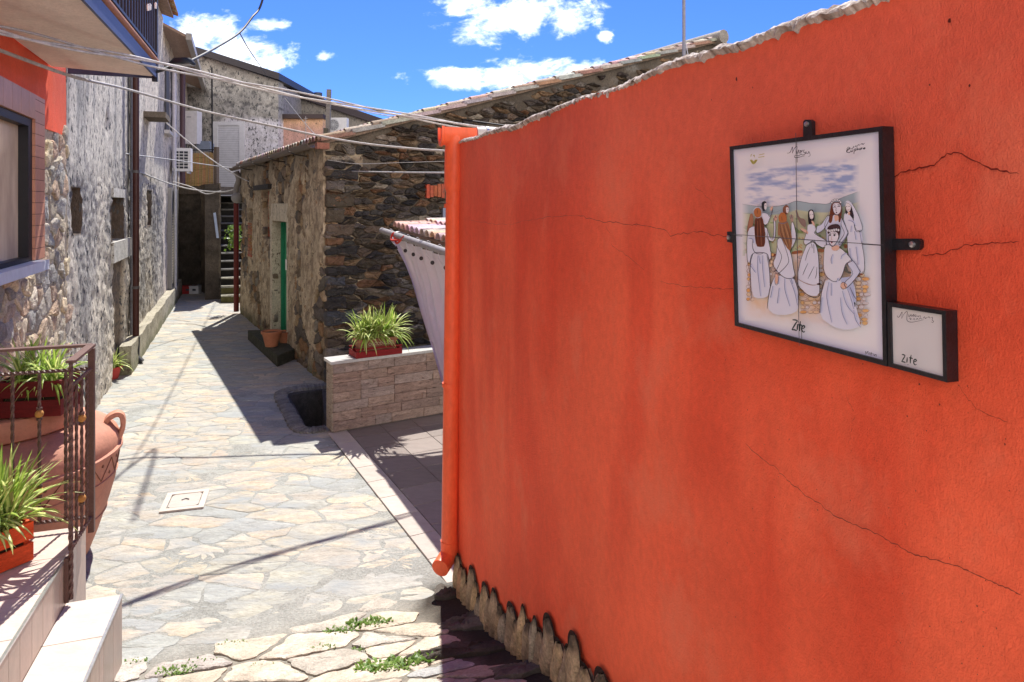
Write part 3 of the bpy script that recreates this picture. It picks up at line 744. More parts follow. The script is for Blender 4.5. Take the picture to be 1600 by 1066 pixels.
# rake edge: flat lapped cover tiles
mb = MB(); u = -.1
while u < GL:
    mb.col = tuple(x*rr.uniform(.8, 1.1) for x in rr.choice([(.44, .41, .37), (.38, .35, .31), (.48, .44, .40), (.36, .23, .17)]))
    l = .46; a = .03; mb.hexa([roofpt(u, -.13, -.0), roofpt(u+l, -.13, -.03), roofpt(u+l, .12, -.03), roofpt(u, .12, 0), roofpt(u, -.13, .055), roofpt(u+l, -.13, .02), roofpt(u+l, .12, .02), roofpt(u, .12, .055)])
    u += .42
mb.build('verge_tiles', M['rooftile'], sh)
# small lump of ridge tile and back slope at the top
mb = MB(); mb.col = (.30, .27, .23)
q = [roofpt(GL-.35, -.16, .06), roofpt(GL+.05, -.16, .16), roofpt(GL+.25, -.16, .02), roofpt(GL+.25, .2, .02), roofpt(GL+.05, .2, .16), roofpt(GL-.35, .2, .06)]
mb.tube([roofpt(GL-.02, -.2, .03), roofpt(GL-.02, 1.2, .03), roofpt(GL-.02, SL, .03)], .13, 10); mb.build('ridge_tiles', M['rooftile'], sh, smooth='auto')
mb = MB(); mb.col = (.30, .26, .22)
def back(u, v, h): q = FG.p0+FG.u*(GL+u)+FS.u*v; return Vector((q.x, q.y, 5.5-.31*u+h))
mb.hexa([back(0, -.1, -.10), back(4, -.1, -.10), back(4, SL, -.10), back(0, SL, -.10), back(0, -.1, 0), back(4, -.1, 0), back(4, SL, 0), back(0, SL, 0)]); mb.build('back_roof', M['rooftile'], sh)
mb = MB(); mb.col = (.14, .12, .10); mb.hexa([FG.at(GL+.01, -.2, 0), FG.at(GL+4, -.2, 0), FG.at(GL+4, -.2, -SL), FG.at(GL+.01, -.2, -SL), FG.at(GL+.01, 5.4, 0), FG.at(GL+4, 4.1, 0), FG.at(GL+4, 4.1, -SL), FG.at(GL+.01, 5.4, -SL)])
mb.build('back_wall', M['rubble'], sh)
# far end wall
mb = MB(); mb.col = (.2, .16, .12); mb.hexa([FG.at(.02, -.2, -SL+.3), FG.at(GL, -.2, -SL+.3), FG.at(GL, -.2, -SL), FG.at(.02, -.2, -SL), FG.at(.02, 3.15, -SL+.3), FG.at(GL, 5.4, -SL+.3), FG.at(GL, 5.4, -SL), FG.at(.02, 3.15, -SL)])
mb.build('end_wall', M['rubble'], sh)
# eave gutter with brackets
mb = MB(); mb.col = (.12, .085, .06)
gsec = [(math.cos(a)*.07, math.sin(a)*.07) for a in np.linspace(math.pi, 2*math.pi, 8)]; gsec += [(x*.86, y*.86+.002) for x, y in reversed(gsec)]
rings = []
for uu in np.linspace(-.02, SL+.15, 14): rings.append([mb.V(FS.at(uu, 3.215+y-.01*uu*0+.0, .19+x)) for x, y in gsec])
for i in range(len(rings)-1):
    for k in range(len(gsec)): l = (k+1) % len(gsec); mb.Fc(rings[i][k], rings[i][l], rings[i+1][l], rings[i+1][k])
mb.f.append(tuple(reversed(rings[0]))); mb.f.append(tuple(rings[-1]))
gutt = mb.build('gutter', M['paint'], sh, smooth='auto')
for uu in (.9, 2.4, 3.9, 5.4):
    mb = MB(); mb.col = (.05, .04, .035); mb.tube([FS.at(uu, 3.1, .03), FS.at(uu, 3.12, .2), FS.at(uu, 3.16, .30), FS.at(uu, 3.22, .32)], .009, 6); mb.build('bracket', M['paint'], gutt)
mb = MB(); mb.col = (.36, .15, .10); mb.box(roofpt(-.08, -.10, -.07), (.16, .12, .08), FG.u); mb.build('corner_tile', M['brick'], sh)
# corbel stones under the eave
# door
mb = MB(); mb.col = (.40, .36, .28); mb.col = (.62, .55, .42); mb.fbox(FS, dr1+.002, dr1+.16, -.05, 2.2, -.2, .06); mb.fbox(FS, dr0-.11, dr0-.002, -.05, 2.12, -.2, .046); mb.fbox(FS, dr0-.12, dr1+.2, 2.125, 2.42, -.1, .052)
mb.build('door_surround', M['render_'], sh)
drn = MB(); drn.col = (.022, .22, .11); drn.fbox(FS, dr0+.01, dr1-.01, .12, 2.10, -.205, -.150)
door = drn.build('door', M['paint'], sh)
mb = MB(); mb.col = (.025, .30, .14)
for z_ in (.3, 1.2): mb.fbox(FS, dr0+.12, dr1-.12, z_, z_+.7, -.150, -.137)
mb.build('panel', M['paint'], door)
mb = MB(); mb.col = (.022, .24, .12); mb.fbox(FS, dr0+.001, dr0+.05, .1, 2.09, -.149, -.09); mb.fbox(FS, dr1-.05, dr1-.001, .1, 2.09, -.149, -.09); mb.build('door_frame', M['paint'], sh)
mb = MB(); mb.col = (.7, .7, .66); mb.fbox(FS, dr0-.09, dr0-.03, 1.35, 1.52, .056, .07); mb.build('house_number_plate', M['plain'], sh)
# brick infill, small dark window
mb = MB(); rr = random.Random(4)
def bricks(mb, fr, r_, d, cols, bh=.065, bw=.24):
    z = r_[2]; k = 0
    while z < r_[3]-.02:
        u = r_[0]-(bw/2 if k % 2 else 0)
        while u < r_[1]:
            a, b = max(u, r_[0]), min(u+bw-.012, r_[1])
            if b-a > .02: mb.col = tuple(x*rr.uniform(.75, 1.2) for x in rr.choice(cols)); mb.fbox(fr, a, b, z, min(z+bh-.012, r_[3]), d-.05, d+rr.uniform(0, .008))
            u += bw
        z += bh; k += 1
bricks(mb, FS, wbrick, -.07, [(.42, .13, .06), (.35, .11, .06), (.5, .2, .1)]); mb.build('brick_infill', M['brick'], sh)
mb = MB(); bricks(mb, FS, wbr2, .06, [(.42, .17, .09), (.36, .2, .12)]); mb.build('brick_patch', M['brick'], sh)
mb = MB(); mb.col = (.03, .027, .025); mb.fbox(FS, wbrick[0]-.3, wbrick[1]+.5, wbrick[3]+.0, wbrick[3]+.09, .02, .12); mb.build('lintel', M['wood'], sh)
mb = MB(); mb.col = (.02, .02, .02); mb.fbox(FS, wsm[0], wsm[1], wsm[2], wsm[3], -.2, -.17); mb.build('window', M['plain'], sh)
# red hollow bricks in the gable near the red pipe
rb = rect(FG, 663, 288, 692, 310)
for i in range(5):
    mb = MB(); mb.col = tuple(x*rr.uniform(.8, 1.1) for x in (.50, .12, .06)); u = rb[0]+(rb[1]-rb[0])*i/5
    mb.fbox(FG, u, u+(rb[1]-rb[0])*.17, rb[2]+rr.uniform(0, .03), rb[3]+rr.uniform(-.02, .02), .02, .085); mb.build('vertical_brick', M['brick'], sh)
mb = MB(); mb.col = (.25, .27, .34); r_ = rect(FG, 689, 325, 716, 352); mb.fbox(FG, *r_, .02, .075); mb.build('grey_box', M['plain'], sh)
# downpipe at the far corner with elbow
c0 = P(378, 470, 15.0); c0.z = 0.02
pz = thing('maroon_downpipe', c0, 'dark maroon drainpipe at the far corner of the stone house beside the steps', 'drainpipe')
pa = FS.at(SL-.02, 0, .13)
mb = MB(); mb.col = (.13, .018, .014); mb.tube([pa+Vector((0, 0, .05)), pa+Vector((0, 0, 2.45))], .055, 16); mb.build('pipe', M['paint'], pz, smooth='auto')
mb = MB(); mb.col = (.24, .22, .20); mb.tube(smooth_path([pa+Vector((0, 0, 2.45)), pa+Vector((0, 0, 2.75)), pa+Vector((.08, -.06, 2.95)), pa+Vector((.02, -.05, 3.12))], 5), .06, 16); mb.build('elbow', M['plain'], pz, smooth='auto')
mb = MB(); mb.col = (.26, .25, .24); mb.ball(pa+Vector((.06, -.12, 2.55)), .12, 14); mb.build('junction_box', M['plain'], pz, smooth=True)

# stone step block with two terracotta pots
st_ = thing('stone_step', FS.at(2.0, 0, .25), 'worn mossy stone step block in front of the green door', 'step')
mb = MB(); a, b = FS.hit(455, 572)[0], FS.hit(437, 520)[0]
def sb_h(x): return rr.uniform(-.012, .012)
mb.col = (.085, .085, .06)
g1, g2, g3, g4 = G(434, 574), G(460, 560), FS.at(3.2, 0, .0), G(414, 541)
g1, g2 = G(433, 574), G(461, 562)
q_ = [g1, g2, FS.at(dr1+.15, 0, .02), FS.at(dr1+.35, 0, .40)]
mb.hexa([Vector((p.x, p.y, -.02)) for p in q_]+[Vector((p.x, p.y, .17)) for p in q_]); so_ = mb.build('block', M['rubble'], st_)
def pot(c, r0, r1, h, col, label, group, oval=1.0, name='flower_pot'):
    t_ = thing(name, c, label, 'flower pot', group); m_ = MB(); m_.col = col
    m_.lathe(c, [(r0*.96, 0), (r0, .01), (r1*.93, h*.84), (r1*1.04, h*.85), (r1*1.06, h), (r1*.93, h), (r1*.88, h*.86)], 28); m_.build('pot', M['terracotta'], t_, smooth='auto')
    m_ = MB(); m_.lathe(c, [(r1*.88, h*.87), (.01, h*.9)], 20); m_.build('earth', M['soil'], t_); return t_
c1 = G(424, 541, .17); pot(c1, .095, .15, .24, (.48, .19, .10), 'orange terracotta pot, the nearer one on the mossy step block', 'pots by the green door')
c2 = G(445, 535, .17); pot(c2, .08, .125, .18, (.42, .17, .09), 'smaller terracotta pot tucked in the green door recess', 'pots by the green door')

# =====================================================================
# LOW CLAD WALL
# =====================================================================
lw = thing('low_wall', FW.at(1.2, 0), 'low wall clad in pinkish split stone with a marble coping', 'wall')
LH = .735; LLen = 3.4; TH = .20
mb = MB(); mb.col = (.2, .16, .13); mb.fbox(FW, .012, LLen, -.1, LH, -TH+.012, -.012); mb.build('core', M['mortar'], lw)
mb = MB(); rr = random.Random(17); rows = 7; rh_ = (LH-.03)/rows
for k in range(rows):
    u = -.0+(.0 if k % 2 else 0)
    while u < LLen-.05:
        l = rr.choice([.19, .30, .38, .46]); b = min(u+l, LLen)
        base = rr.choice([(.42, .29, .23), (.46, .33, .26), (.38, .27, .22), (.44, .34, .29)])
        # each cladding tile is split into thin uneven strips
        z = .03+k*rh_; zt_ = z+rh_-.004; n = rr.choice([2, 3, 3]); cuts = sorted([z, zt_]+[z+(zt_-z)*rr.uniform(.2, .8) for _ in range(n-1)])
        for i in range(len(cuts)-1):
            uu = u+.002
            while uu < b-.003:
                ue = min(uu+rr.uniform(.06, .2), b-.003)
                if b-ue < .03: ue = b-.003
                v = rr.uniform(.85, 1.12); mb.col = tuple(x*v for x in base); mb.fbox(FW, uu, ue, cuts[i], cuts[i+1]-.0005, -.014, .004+rr.uniform(0, .012)); uu = ue
        u = b
mb.build('cladding', M['clad'], lw)
mb = MB(); mb.col = (.44, .36, .28)
for k in range(rows):
    z = .03+k*rh_; mb.fbox(Fr((FW.p0.x, FW.p0.y), FW.n, -FW.u), -TH+.006, -.002, z, z+rh_-.004, -.001, .012)
mb.build('end_cladding', M['clad'], lw)
mb = MB(); mb.col = (.50, .49, .47); mb.fbox(FW, -.03, LLen, LH+.001, LH+.03, -TH-.03, .03); mb.build('coping', M['tile'], lw)

def tuft(mb, c, n, L, rg, spread=.12, el=(35, 88), w=.010, droop=1.0, pale=.5):
    for k in range(n):
        az = rg.uniform(0, 2*math.pi); e = R(rg.uniform(*el)); l = L*rg.uniform(.55, 1.1); rad = spread*math.sqrt(rg.random())
        sa = rg.uniform(0, 6.28); p = Vector(c)+Vector((math.cos(sa)*rad*spread_x(rg), math.sin(sa)*rad, 0)); h = Vector((math.cos(az), math.sin(az), 0)); sd = Vector((-h.y, h.x, 0))
        d = h*math.cos(e)+Vector((0, 0, math.sin(e))); ns = 7; prev = None; g = rg.random(); tw = rg.uniform(-.5, .5)
        dk = (.13, .28, .035) if g < .6 else (.24, .38, .06); lt = (.72, .78, .30) if rg.random() < pale else (.40, .54, .10)
        if rg.random() < .06: dk = (.35, .28, .10); lt = (.5, .42, .2)
        for i in range(ns+1):
            t_ = i/ns; ww = w*(1.15-.2*t_ if t_ < .6 else 1.03*(1-((t_-.6)/.4)**1.6)+.02)*(.6+.4*min(1, t_*5)); s2 = (sd+Vector((0, 0, tw*t_))).normalized()
            up = s2.cross(d).normalized()
            a = mb.V(p-s2*ww+up*ww*.35, dk); b = mb.V(p-s2*ww*.38, lt); b2 = mb.V(p+s2*ww*.38, lt); c_ = mb.V(p+s2*ww+up*ww*.35, dk)
            if prev:
                mb.Fc(prev[0], a, b, prev[1]); mb.Fc(prev[1], b, b2, prev[2]); mb.Fc(prev[2], b2, c_, prev[3])
            prev = (a, b, b2, c_); p = p+d*(l/ns); d = (d+Vector((0, 0, -.20*droop*(.5+t_*1.2)*(1.3-math.sin(e))*1.4))).normalized()
def spread_x(rg): return 1.0
# wine red tray crate with a decorated trough and a spider plant, on the coping
pc_ = FW.at(.50, LH+.03, -.09); tu = FW.u; tn = FW.n
tray = thing('wooden_tray', pc_, 'wine red wooden tray holding a planter on the marble coping', 'tray')
def LB(c, x, y, z): return Vector((c.x+tu.x*x+tn.x*y, c.y+tu.y*x+tn.y*y, c.z+z))
mb = MB(); mb.col = (.20, .010, .012)
mb.box(LB(pc_, 0, 0, .008), (.50, .23, .012), tu); mb.build('base', M['wood'], tray)
for (x, y, sx, sy) in ((0, .115, .52, .014), (0, -.115, .52, .014), (.253, 0, .014, .216), (-.253, 0, .014, .216)):
    mb = MB(); mb.col = (.24, .012, .014); mb.box(LB(pc_, x, y, .035), (sx, sy, .066), tu)
    if abs(y) > 0: mb.box(LB(pc_, x, y, .095), (sx, sy, .018), tu)
    mb.build('side_board', M['wood'], tray)
mb = MB(); mb.col = (.20, .010, .012)
for sx in (-1, 1):
    for sy in (-1, 1): mb = MB(); mb.col = (.20, .010, .012); mb.box(LB(pc_, sx*.238, sy*.1, .056), (.018, .018, .088), tu); mb.build('corner_post', M['wood'], tray)
tr = thing('planter_trough', LB(pc_, 0, 0, .015), 'brown terracotta trough with a cream ornament band standing in the wine red tray', 'planter')
def trough(mb, c, l, w_, h, fl=.03):
    b = [LB(c, sx*l/2, sy*w_/2, 0) for sx, sy in ((-1, -1), (1, -1), (1, 1), (-1, 1))]; t2 = [LB(c, sx*(l/2+fl), sy*(w_/2+fl*.6), h) for sx, sy in ((-1, -1), (1, -1), (1, 1), (-1, 1))]
    mb.hexa(b+t2); t3 = [LB(c, sx*(l/2+fl+.012), sy*(w_/2+fl*.6+.012), h-.02) for sx, sy in ((-1, -1), (1, -1), (1, 1), (-1, 1))]; mb.hexa(t3+[p+Vector((0, 0, .028)) for p in t3])
mb = MB(); mb.col = (.34, .15, .09); trough(mb, LB(pc_, 0, 0, .015), .37, .13, .165); mb.build('trough', M['terracotta'], tr)
mb = MB(); mb.col = (.62, .50, .38)
for i in range(9):
    x = -.10+i*.032; mb.tube([LB(pc_, x+.013*math.cos(a), .094+.0, .135+.015*math.sin(a)) for a in np.linspace(0, 5.6, 9)], .0035, 5)
mb.build('ornament', M['plain'], tr)
mb = MB(); rg = random.Random(5)
spread_x = lambda rg: 1.0
for k, x in enumerate((-.14, -.07, 0, .07, .14)): tuft(mb, LB(pc_, x, 0, .19), 70, .37, rg, .06, el=(12, 82), w=.0105, droop=1.15, pale=.6)
mb.build('spider_plant', M['leaf'], label='pale striped spider plant spreading over the low clad wall', cat='plant', origin=LB(pc_, 0, 0, .18))

# =====================================================================
# CANOPY AND CURTAIN
# =====================================================================
CA = Vector((-1.51, 8.0, 2.095)); CB = Vector((-.13, 5.05, 1.93)); cd = (CB-CA).normalized(); cdh = Vector((cd.x, cd.y, 0)).normalized()
cn = Vector((-cdh.y, cdh.x, 0));  cn = cn if cn.x > 0 else -cn
cp = thing('terrace_canopy', (CA+CB)/2+cn*1.2, 'small canopy of pale barrel tiles over the terrace behind the red drainpipe', 'canopy')
LC = (CB-CA).length
def cpt(a, b, h=0): q = CA+cd*a+cn*b; return Vector((q.x, q.y, q.z+.02+.09*b+h))
mb = MB(); mb.col = (.30, .29, .30); mb.tube([CA-cd*.06, CB+cd*.3], .033, 16); mb.build('rail', M['paint'], cp, smooth='auto')
mb = MB(); mb.col = (.10, .10, .11); mb.tube([CA-cd*.075, CA-cd*.06], .030, 16); mb.build('rail_cap', M['paint'], cp)
mb = MB(); mb.col = (.45, .45, .47); mb.tube([CA+Vector((.25, .0, .01))*1, CB+cn*.28], .015, 8); mb.build('inner_rail', M['paint'], cp)
mb = MB(); mb.col = (.3, .22, .16); mb.hexa([cpt(.36, .08, 0), cpt(LC+.3, .08, 0), cpt(LC+.3, 2.4, 0), cpt(.36, 2.4, 0), cpt(.36, .08, .025), cpt(LC+.3, .08, .025), cpt(LC+.3, 2.4, .025), cpt(.36, 2.4, .025)]); mb.build('deck', M['wood'], cp)
mb = MB(); a = .40; rr = random.Random(9); PTc = [(.62, .50, .44), (.68, .57, .50), (.55, .36, .29), (.60, .40, .33)]
while a < LC+.3:
    b = .03
    while b < 2.3: barrel(mb, lambda u, v, h: cpt(v, u, h+.028), a, b, b+.42, .075, rr, PTc, 7); b += .37
    a += .165
mb.build('tiles', M['rooftile'], cp, smooth='auto')
for a in (.3, 1.2, 2.1, 3.0):
    mb = MB(); mb.col = (.5, .5, .52); mb.tube([cpt(a, .05, -.03), cpt(a, 2.3, -.03)], .018, 8); mb.build('rafter', M['paint'], cp)
mb = MB(); mb.col = (.5, .5, .52)
for q in (cpt(.3, 2.3, 0), cpt(3.0, 2.3, 0)):
    mb = MB(); mb.col = (.5, .5, .52); mb.tube([Vector((q.x, q.y, .03)), Vector((q.x, q.y, q.z-.03))], .03, 10); mb.build('post', M['paint'], cp)
# red cord
mb = MB(); mb.col = (.6, .05, .03)
mb.tube(smooth_path([CA+cd*.75+Vector((0, -.05, -.03)), CA+cd*.55+Vector((-.04, -.05, -.05)), CA+cd*.5+Vector((0, -.06, .02)), CA+cd*.62+Vector((0, -.06, -.08)), CA+cd*.9+cn*.0+Vector((0, -.06, .02))], 5), .012, 6); mb.build('cord', M['cable'], label='knotted red cord tied round the curtain rail', cat='cord')
# curtain: drawn back towards the red wall, gathered low down
ct = thing('curtain', CA+cd*.9, 'pale lilac fabric curtain with eyelets swept back beneath the canopy rail', 'curtain')
NU, NV = 90, 44; mb = MB(); g = []
Tz = .78; edge = smooth_path([CA+cd*.20+Vector((0, 0, -.05)), P(640, 425, 7.55), P(662, 492, 7.05), P(694, 592, 6.35), P(712, 640, 5.95)], 12)
near = [CB+cd*.1+Vector((0, 0, -.06)), P(735, 700, 5.2)]
for j in range(NV+1):
    v = j/NV; row = []; f = v*(len(edge)-1); i0 = min(int(f), len(edge)-2); E = edge[i0].lerp(edge[i0+1], f-i0); Nn = near[0].lerp(near[1], v)
    for i in range(NU+1):
        u = i/NU; uu = u**(1+.5*v); p = E.lerp(Nn, uu)
        amp = .035+.055*v*(1-u*.5); ph = 2*math.pi*(u**.62)*11
        ed = max(0, 1-u*7)
        fold = math.sin(ph+v*1.2)+.35*math.sin(ph*2.3+v*3)
        sag = math.sin(v*math.pi)*.06*math.sin(u*9)
        p = p+cn*(.07-.04*(1-v))+cn*(-1)*(fold*amp*(.4+.6*min(1, v*3+.3))+sag*.5)+Vector((0, 0, -sag*.4-.02*math.sin(ph)*v))
        row.append(p)
    g.append(row)
mb.col = (.70, .66, .78)
idx = [[mb.V(p, (.62, .58, .80) if (i < 12 and j > 0) else (.74, .70, .76)) for i, p in enumerate(row)] for j, row in enumerate(g)]
for j in range(NV):
    for i in range(NU): mb.Fc(idx[j][i], idx[j][i+1], idx[j+1][i+1], idx[j+1][i])
mb.build('cloth', M['cloth'], ct, smooth=True)
for k in range(9):
    u = (k+.5)/9; i = int(u*NU); p = g[2][i]; q = g[2][min(i+1, NU)]; d = (q-p); d.z = 0; d.normalize()
    mb = MB(); mb.col = (.05, .045, .05); c = p+Vector((-.01, -.035, -.03)); mb.tube([c+Vector((-.35, -.9, 0)).normalized()*.004, c-Vector((-.35, -.9, 0)).normalized()*.004], .020, 12); mb.build('eyelet', M['paint'], ct)
    mb = MB(); mb.col = (.65, .65, .68); top_ = CA+cd*((LC*.93)*u+.15); mb.tube(smooth_path([c, c.lerp(top_, .5)+Vector((-.03, 0, 0)), top_+Vector((0, 0, .045)), top_+Vector((.05, .02, 0))], 4), .004, 5); mb.build('hook', M['paint'], ct)
# branch with leaves throwing shade on the terrace: a potted shrub behind the curtain
# =====================================================================
# LEFT HOUSES
# =====================================================================
lh = thing('left_house', FL.at(8, 0, -2), 'tall roughcast house along the left of the alley with red upper wall and balcony', 'house')
uS = 6.62/.928; uN = 16.3; ztop = 6.55
def rz(fr, *a): return rect(fr, *a)
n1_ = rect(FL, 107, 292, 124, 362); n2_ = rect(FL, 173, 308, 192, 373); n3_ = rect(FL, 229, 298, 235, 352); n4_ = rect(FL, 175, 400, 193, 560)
def l_h(U, Z):
    h = (fbm(U*2, Z*1.6, 3, 51)-.5)*.05+(fbm(U*14, Z*9, 3, 52)-.5)*.045+(fbm(U*34, Z*22, 2, 53)-.5)*.022
    smooth_ = sstep(2.65, 3.0, Z+(fbm(U*3, Z*3, 3, 54)-.5)*.5)
    h = h*(1-smooth_*.8)+.01
    for (a, b, c, d), dp_ in ((n1_, .22), (n2_, .22), (n3_, .2)):
        h = np.where((U > a) & (U < b) & (Z > c) & (Z < d), -dp_, h)
    a, b, c, d = n4_; h = np.where((U > a) & (U < b) & (Z > 0) & (Z < d), h-.06, h)
    cx, cz = FL.hit(167, 190); h = h-.10*np.exp(-((U-cx)/.09)**2-((Z-cz)/.12)**2)
    return h
def l_c(U, Z, H):
    n = fbm(U*1.3, Z*1.1, 4, 55); c = mixc(A3((.53, .485, .41)), A3((.78, .70, .57)), n)
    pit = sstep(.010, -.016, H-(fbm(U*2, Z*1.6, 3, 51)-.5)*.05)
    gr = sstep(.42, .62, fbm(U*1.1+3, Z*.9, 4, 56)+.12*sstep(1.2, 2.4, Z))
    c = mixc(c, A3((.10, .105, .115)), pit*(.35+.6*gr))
    c = mixc(c, A3((.20, .205, .22)), gr*.5)
    sm = sstep(2.65, 3.0, Z+(fbm(U*3, Z*3, 3, 54)-.5)*.5); c = mixc(c, A3((.70, .65, .56)), sm*.8)
    drip = sstep(.55, .7, fbm(U*6, Z*.5, 3, 57))*sstep(2.0, 3.4, Z); c = mixc(c, A3((.14, .15, .17)), drip*.5)
    low = sstep(1.0, .2, Z); c = mixc(c, A3((.66, .58, .45)), low*.45)
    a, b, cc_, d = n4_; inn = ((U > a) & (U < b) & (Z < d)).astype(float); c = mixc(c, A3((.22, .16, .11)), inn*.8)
    for q in (n1_, n2_, n3_): c = mixc(c, A3((.11, .08, .06)), ((U > q[0]-.05) & (U < q[1]+.05) & (Z > q[2]-.02) & (Z < q[3]+.02)).astype(float))  # niche insides and edges painted dark brown, their shade put into the colour
    far = sstep(12.2, 14, U)*sstep(2.2, 3.0, Z); return mixc(c, A3((.70, .62, .52)), far*.4)
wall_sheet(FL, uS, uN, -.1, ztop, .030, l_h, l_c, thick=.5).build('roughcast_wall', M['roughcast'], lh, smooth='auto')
# near part: exposed rubble below, red plaster above
def m_h(U, Z): return (fbm(U*4, Z*4, 4, 61)-.5)*.03+.006
def m_c(U, Z, H): return mixc(A3((.42, .35, .26)), A3((.66, .56, .43)), fbm(U*3, Z*3, 4, 62))
wall_sheet(FL, -1.0, uS, -.1, 3.12, .05, m_h, m_c, thick=.5).build('lower_wall', M['render_'], lh, smooth='auto')
rr = random.Random(77); mb = MB()
PL = [(.62, .52, .38), (.56, .47, .35), (.50, .45, .38), (.44, .42, .39), (.66, .54, .37), (.56, .40, .28), (.50, .37, .27), (.38, .35, .31), (.70, .62, .48)]
for c in cells(2.2, uS+.25, -.1, 3.1, .20, .15, rr, .2, .45):
    a, b = centroid(c)
    if a > uS+.12*rr.uniform(-1, 1.2) or b > 3.06 or (a < 6.3 and 1.86 < b < 3.2): continue
    add_stone(mb, c, lambda x, y, h: FL.at(x, y, h), rr, .014, rr.uniform(.014, .032), .014, PL, wob=.014, var=.15, tilt=.5, sub=.06, base=-.04, lump=.25)
mb.build('rubble_stones', M['rubble'], lh, smooth='auto')
def q_h(U, Z): return .015+(fbm(U*3, Z*3, 3, 64)-.5)*.02
def q_c(U, Z, H): return mixc(A3((.80, .9, 1.0)), A3((1, 1, 1)), fbm(U*2, Z*2, 3, 65))
wall_sheet(FL, -1.0, uS-.02, 3.06, ztop, .08, q_h, q_c, thick=.45).build('red_upper_wall', M['red'], lh, smooth='auto')
# roof A: deck + tile edge
mb = MB(); mb.col = (.30, .2, .14)
mb.hexa([FL.at(-1, ztop+.0, .22), FL.at(uN, ztop, .22), FL.at(uN, ztop+1.6, -5), FL.at(-1, ztop+1.6, -5), FL.at(-1, ztop+.06, .22), FL.at(uN, ztop+.06, .22), FL.at(uN, ztop+1.66, -5), FL.at(-1, ztop+1.66, -5)])
def rA(u, v, h): return FL.at(v, ztop+.07+.31*u+h, .25-u)
v = 9.0
while v < uN+.05:
    barrel(mb, rA, v, -.06, .42, .085, rr, [(.42, .20, .12), (.5, .27, .17), (.36, .22, .15), (.45, .33, .25)]); barrel(mb, rA, v, .38, .85, .085, rr, [(.42, .2, .12), (.5, .27, .17)]); v += .17
mb.build('roof', M['rooftile'], lh, smooth='auto')
# window with tiled surround and pale sill
wn = [FL.hit(-60, 300)[0], FL.hit(50, 300, .10)[0]]; wz0, wz1 = FL.hit(48, 408, .10)[1], FL.hit(48, 186, .10)[1]; TPz = FL.hit(70, 156, .12)[1]
wn0 = 3.6; wn1 = wn[1]
win = MB(); win.col = (.012, .012, .016)
for q in ((wn1-.10, wn1, wz0, wz1), (wn0, wn0+.1, wz0, wz1), (wn0+.1, wn1-.1, wz1-.06, wz1), (wn0+.1, wn1-.1, wz0, wz0+.035)): win.fbox(FL, *q, .0, .10)
wo = win.build('window', M['paint'], lh)
mb = MB(); mb.fbox(FL, wn0+.1, wn1-.1, wz0+.035, wz1-.06, .01, .035); mb.build('pane', M['glass'], wo)
mb = MB(); mb.col = (.58, .61, .68); mb.fbox(FL, wn0-.2, wn1+.10, wz0-.075, wz0-.002, -.02, .19); mb.build('sill', M['tile'], wo)
mb = MB(); ue = FL.hit(70, 300, .12)[0]; z = wz0
while z < TPz-.02:
    v = rr.uniform(.9, 1.08); mb.col = (.52*v, .25*v, .17*v); mb.fbox(FL, wn1+.002, ue, z+.004, min(z+.088, TPz), .0, .12); z += .088
u = wn0
while u < wn1:
    v = rr.uniform(.9, 1.05); mb.col = (.46*v, .235*v, .15*v); mb.fbox(FL, u+.003, min(u+.2, wn1), wz1+.003, TPz, .0, .121); u += .2
mb.build('tiled_surround', M['tile'], lh)
mb = MB(); mb.col = (.05, .03, .03); mb.fbox(FL, wn1+.01, ue-.006, wz0, TPz-.01, .0, .116); mb.build('surround_joint', M['plain'], lh)
# balcony
bal = MB(); uB = 6.67; zB = 3.62; dB = 0.0; FB = Fr((-1.22, .20), (-.327, .945), (.945, .327))
bal.col = (.74, .66, .58); bal.prism([tuple(q)[:2] for q in (FL.at(-.8, 0, .03), FB.at(-.8, 0, 0), FB.at(uB, 0, 0), FL.at(uB-.2, 0, .03))], zB, zB+.10)
bo = bal.build('balcony', M['plaster'], lh)
mb = MB(); mb.col = (.05, .06, .13); mb.fbox(FB, -.8, uB+.01, zB-.015, zB+.105, dB+.002, dB+.02); mb.fbox(FB, uB+.002, uB+.02, zB-.015, zB+.105, -.72, dB+.0); mb.build('drip_edge', M['paint'], bo)
mb = MB(); mb.col = (.34, .15, .08); mb.tube([FB.at(u, zB+.142, dB+.005) for u in np.linspace(-.8, uB, 30)], .034, 12); mb.build('gutter_pipe', M['wood'], bo, smooth='auto')
mb = MB(); mb.col = (.018, .02, .032); mb.fbox(FB, -.8, uB, zB+.19, zB+.212, dB-.02, dB+.025); mb.fbox(FB, -.8, uB, zB+1.2, zB+1.24, dB-.02, dB+.03)
mb.fbox(FB, uB-.04, uB, zB-.05, zB+1.24, dB-.021, dB+.026); mb.fbox(FB, uB-.03, uB-.005, zB+.19, zB+.212, -.72, dB-.03); mb.fbox(FB, uB-.03, uB-.005, zB+1.2, zB+1.24, -.72, dB-.03)
ro = mb.build('railing', M['paint'], bo)
mb = MB(); mb.col = (.016, .017, .028)
for k in range(62):
    u = uB-.12-k*.115
    if u > -.7: mb.fbox(FB, u-.012, u+.012, zB+.212, zB+1.2, dB-.008, dB+.012)
for k in range(7): mb.fbox(FB, uB-.028, uB-.008, zB+.212, zB+1.2, -.70+k*.1, -.68+k*.1)
mb.build('bars', M['paint'], ro)
rr = random.Random(6); fl_ = thing('fairy_lights', FB.at(uB-1.5, zB+.6, .02),'string of small white icicle lights on the dark balcony bars', 'string lights')
mb = MB(); mb.col = (.05, .05, .06); mb.tube([FB.at(uB-.05-k*.1, zB+.74+.03*math.sin(k*1.7), .022) for k in range(34)], .004, 4); mb.build('wire', M['cable'], fl_)
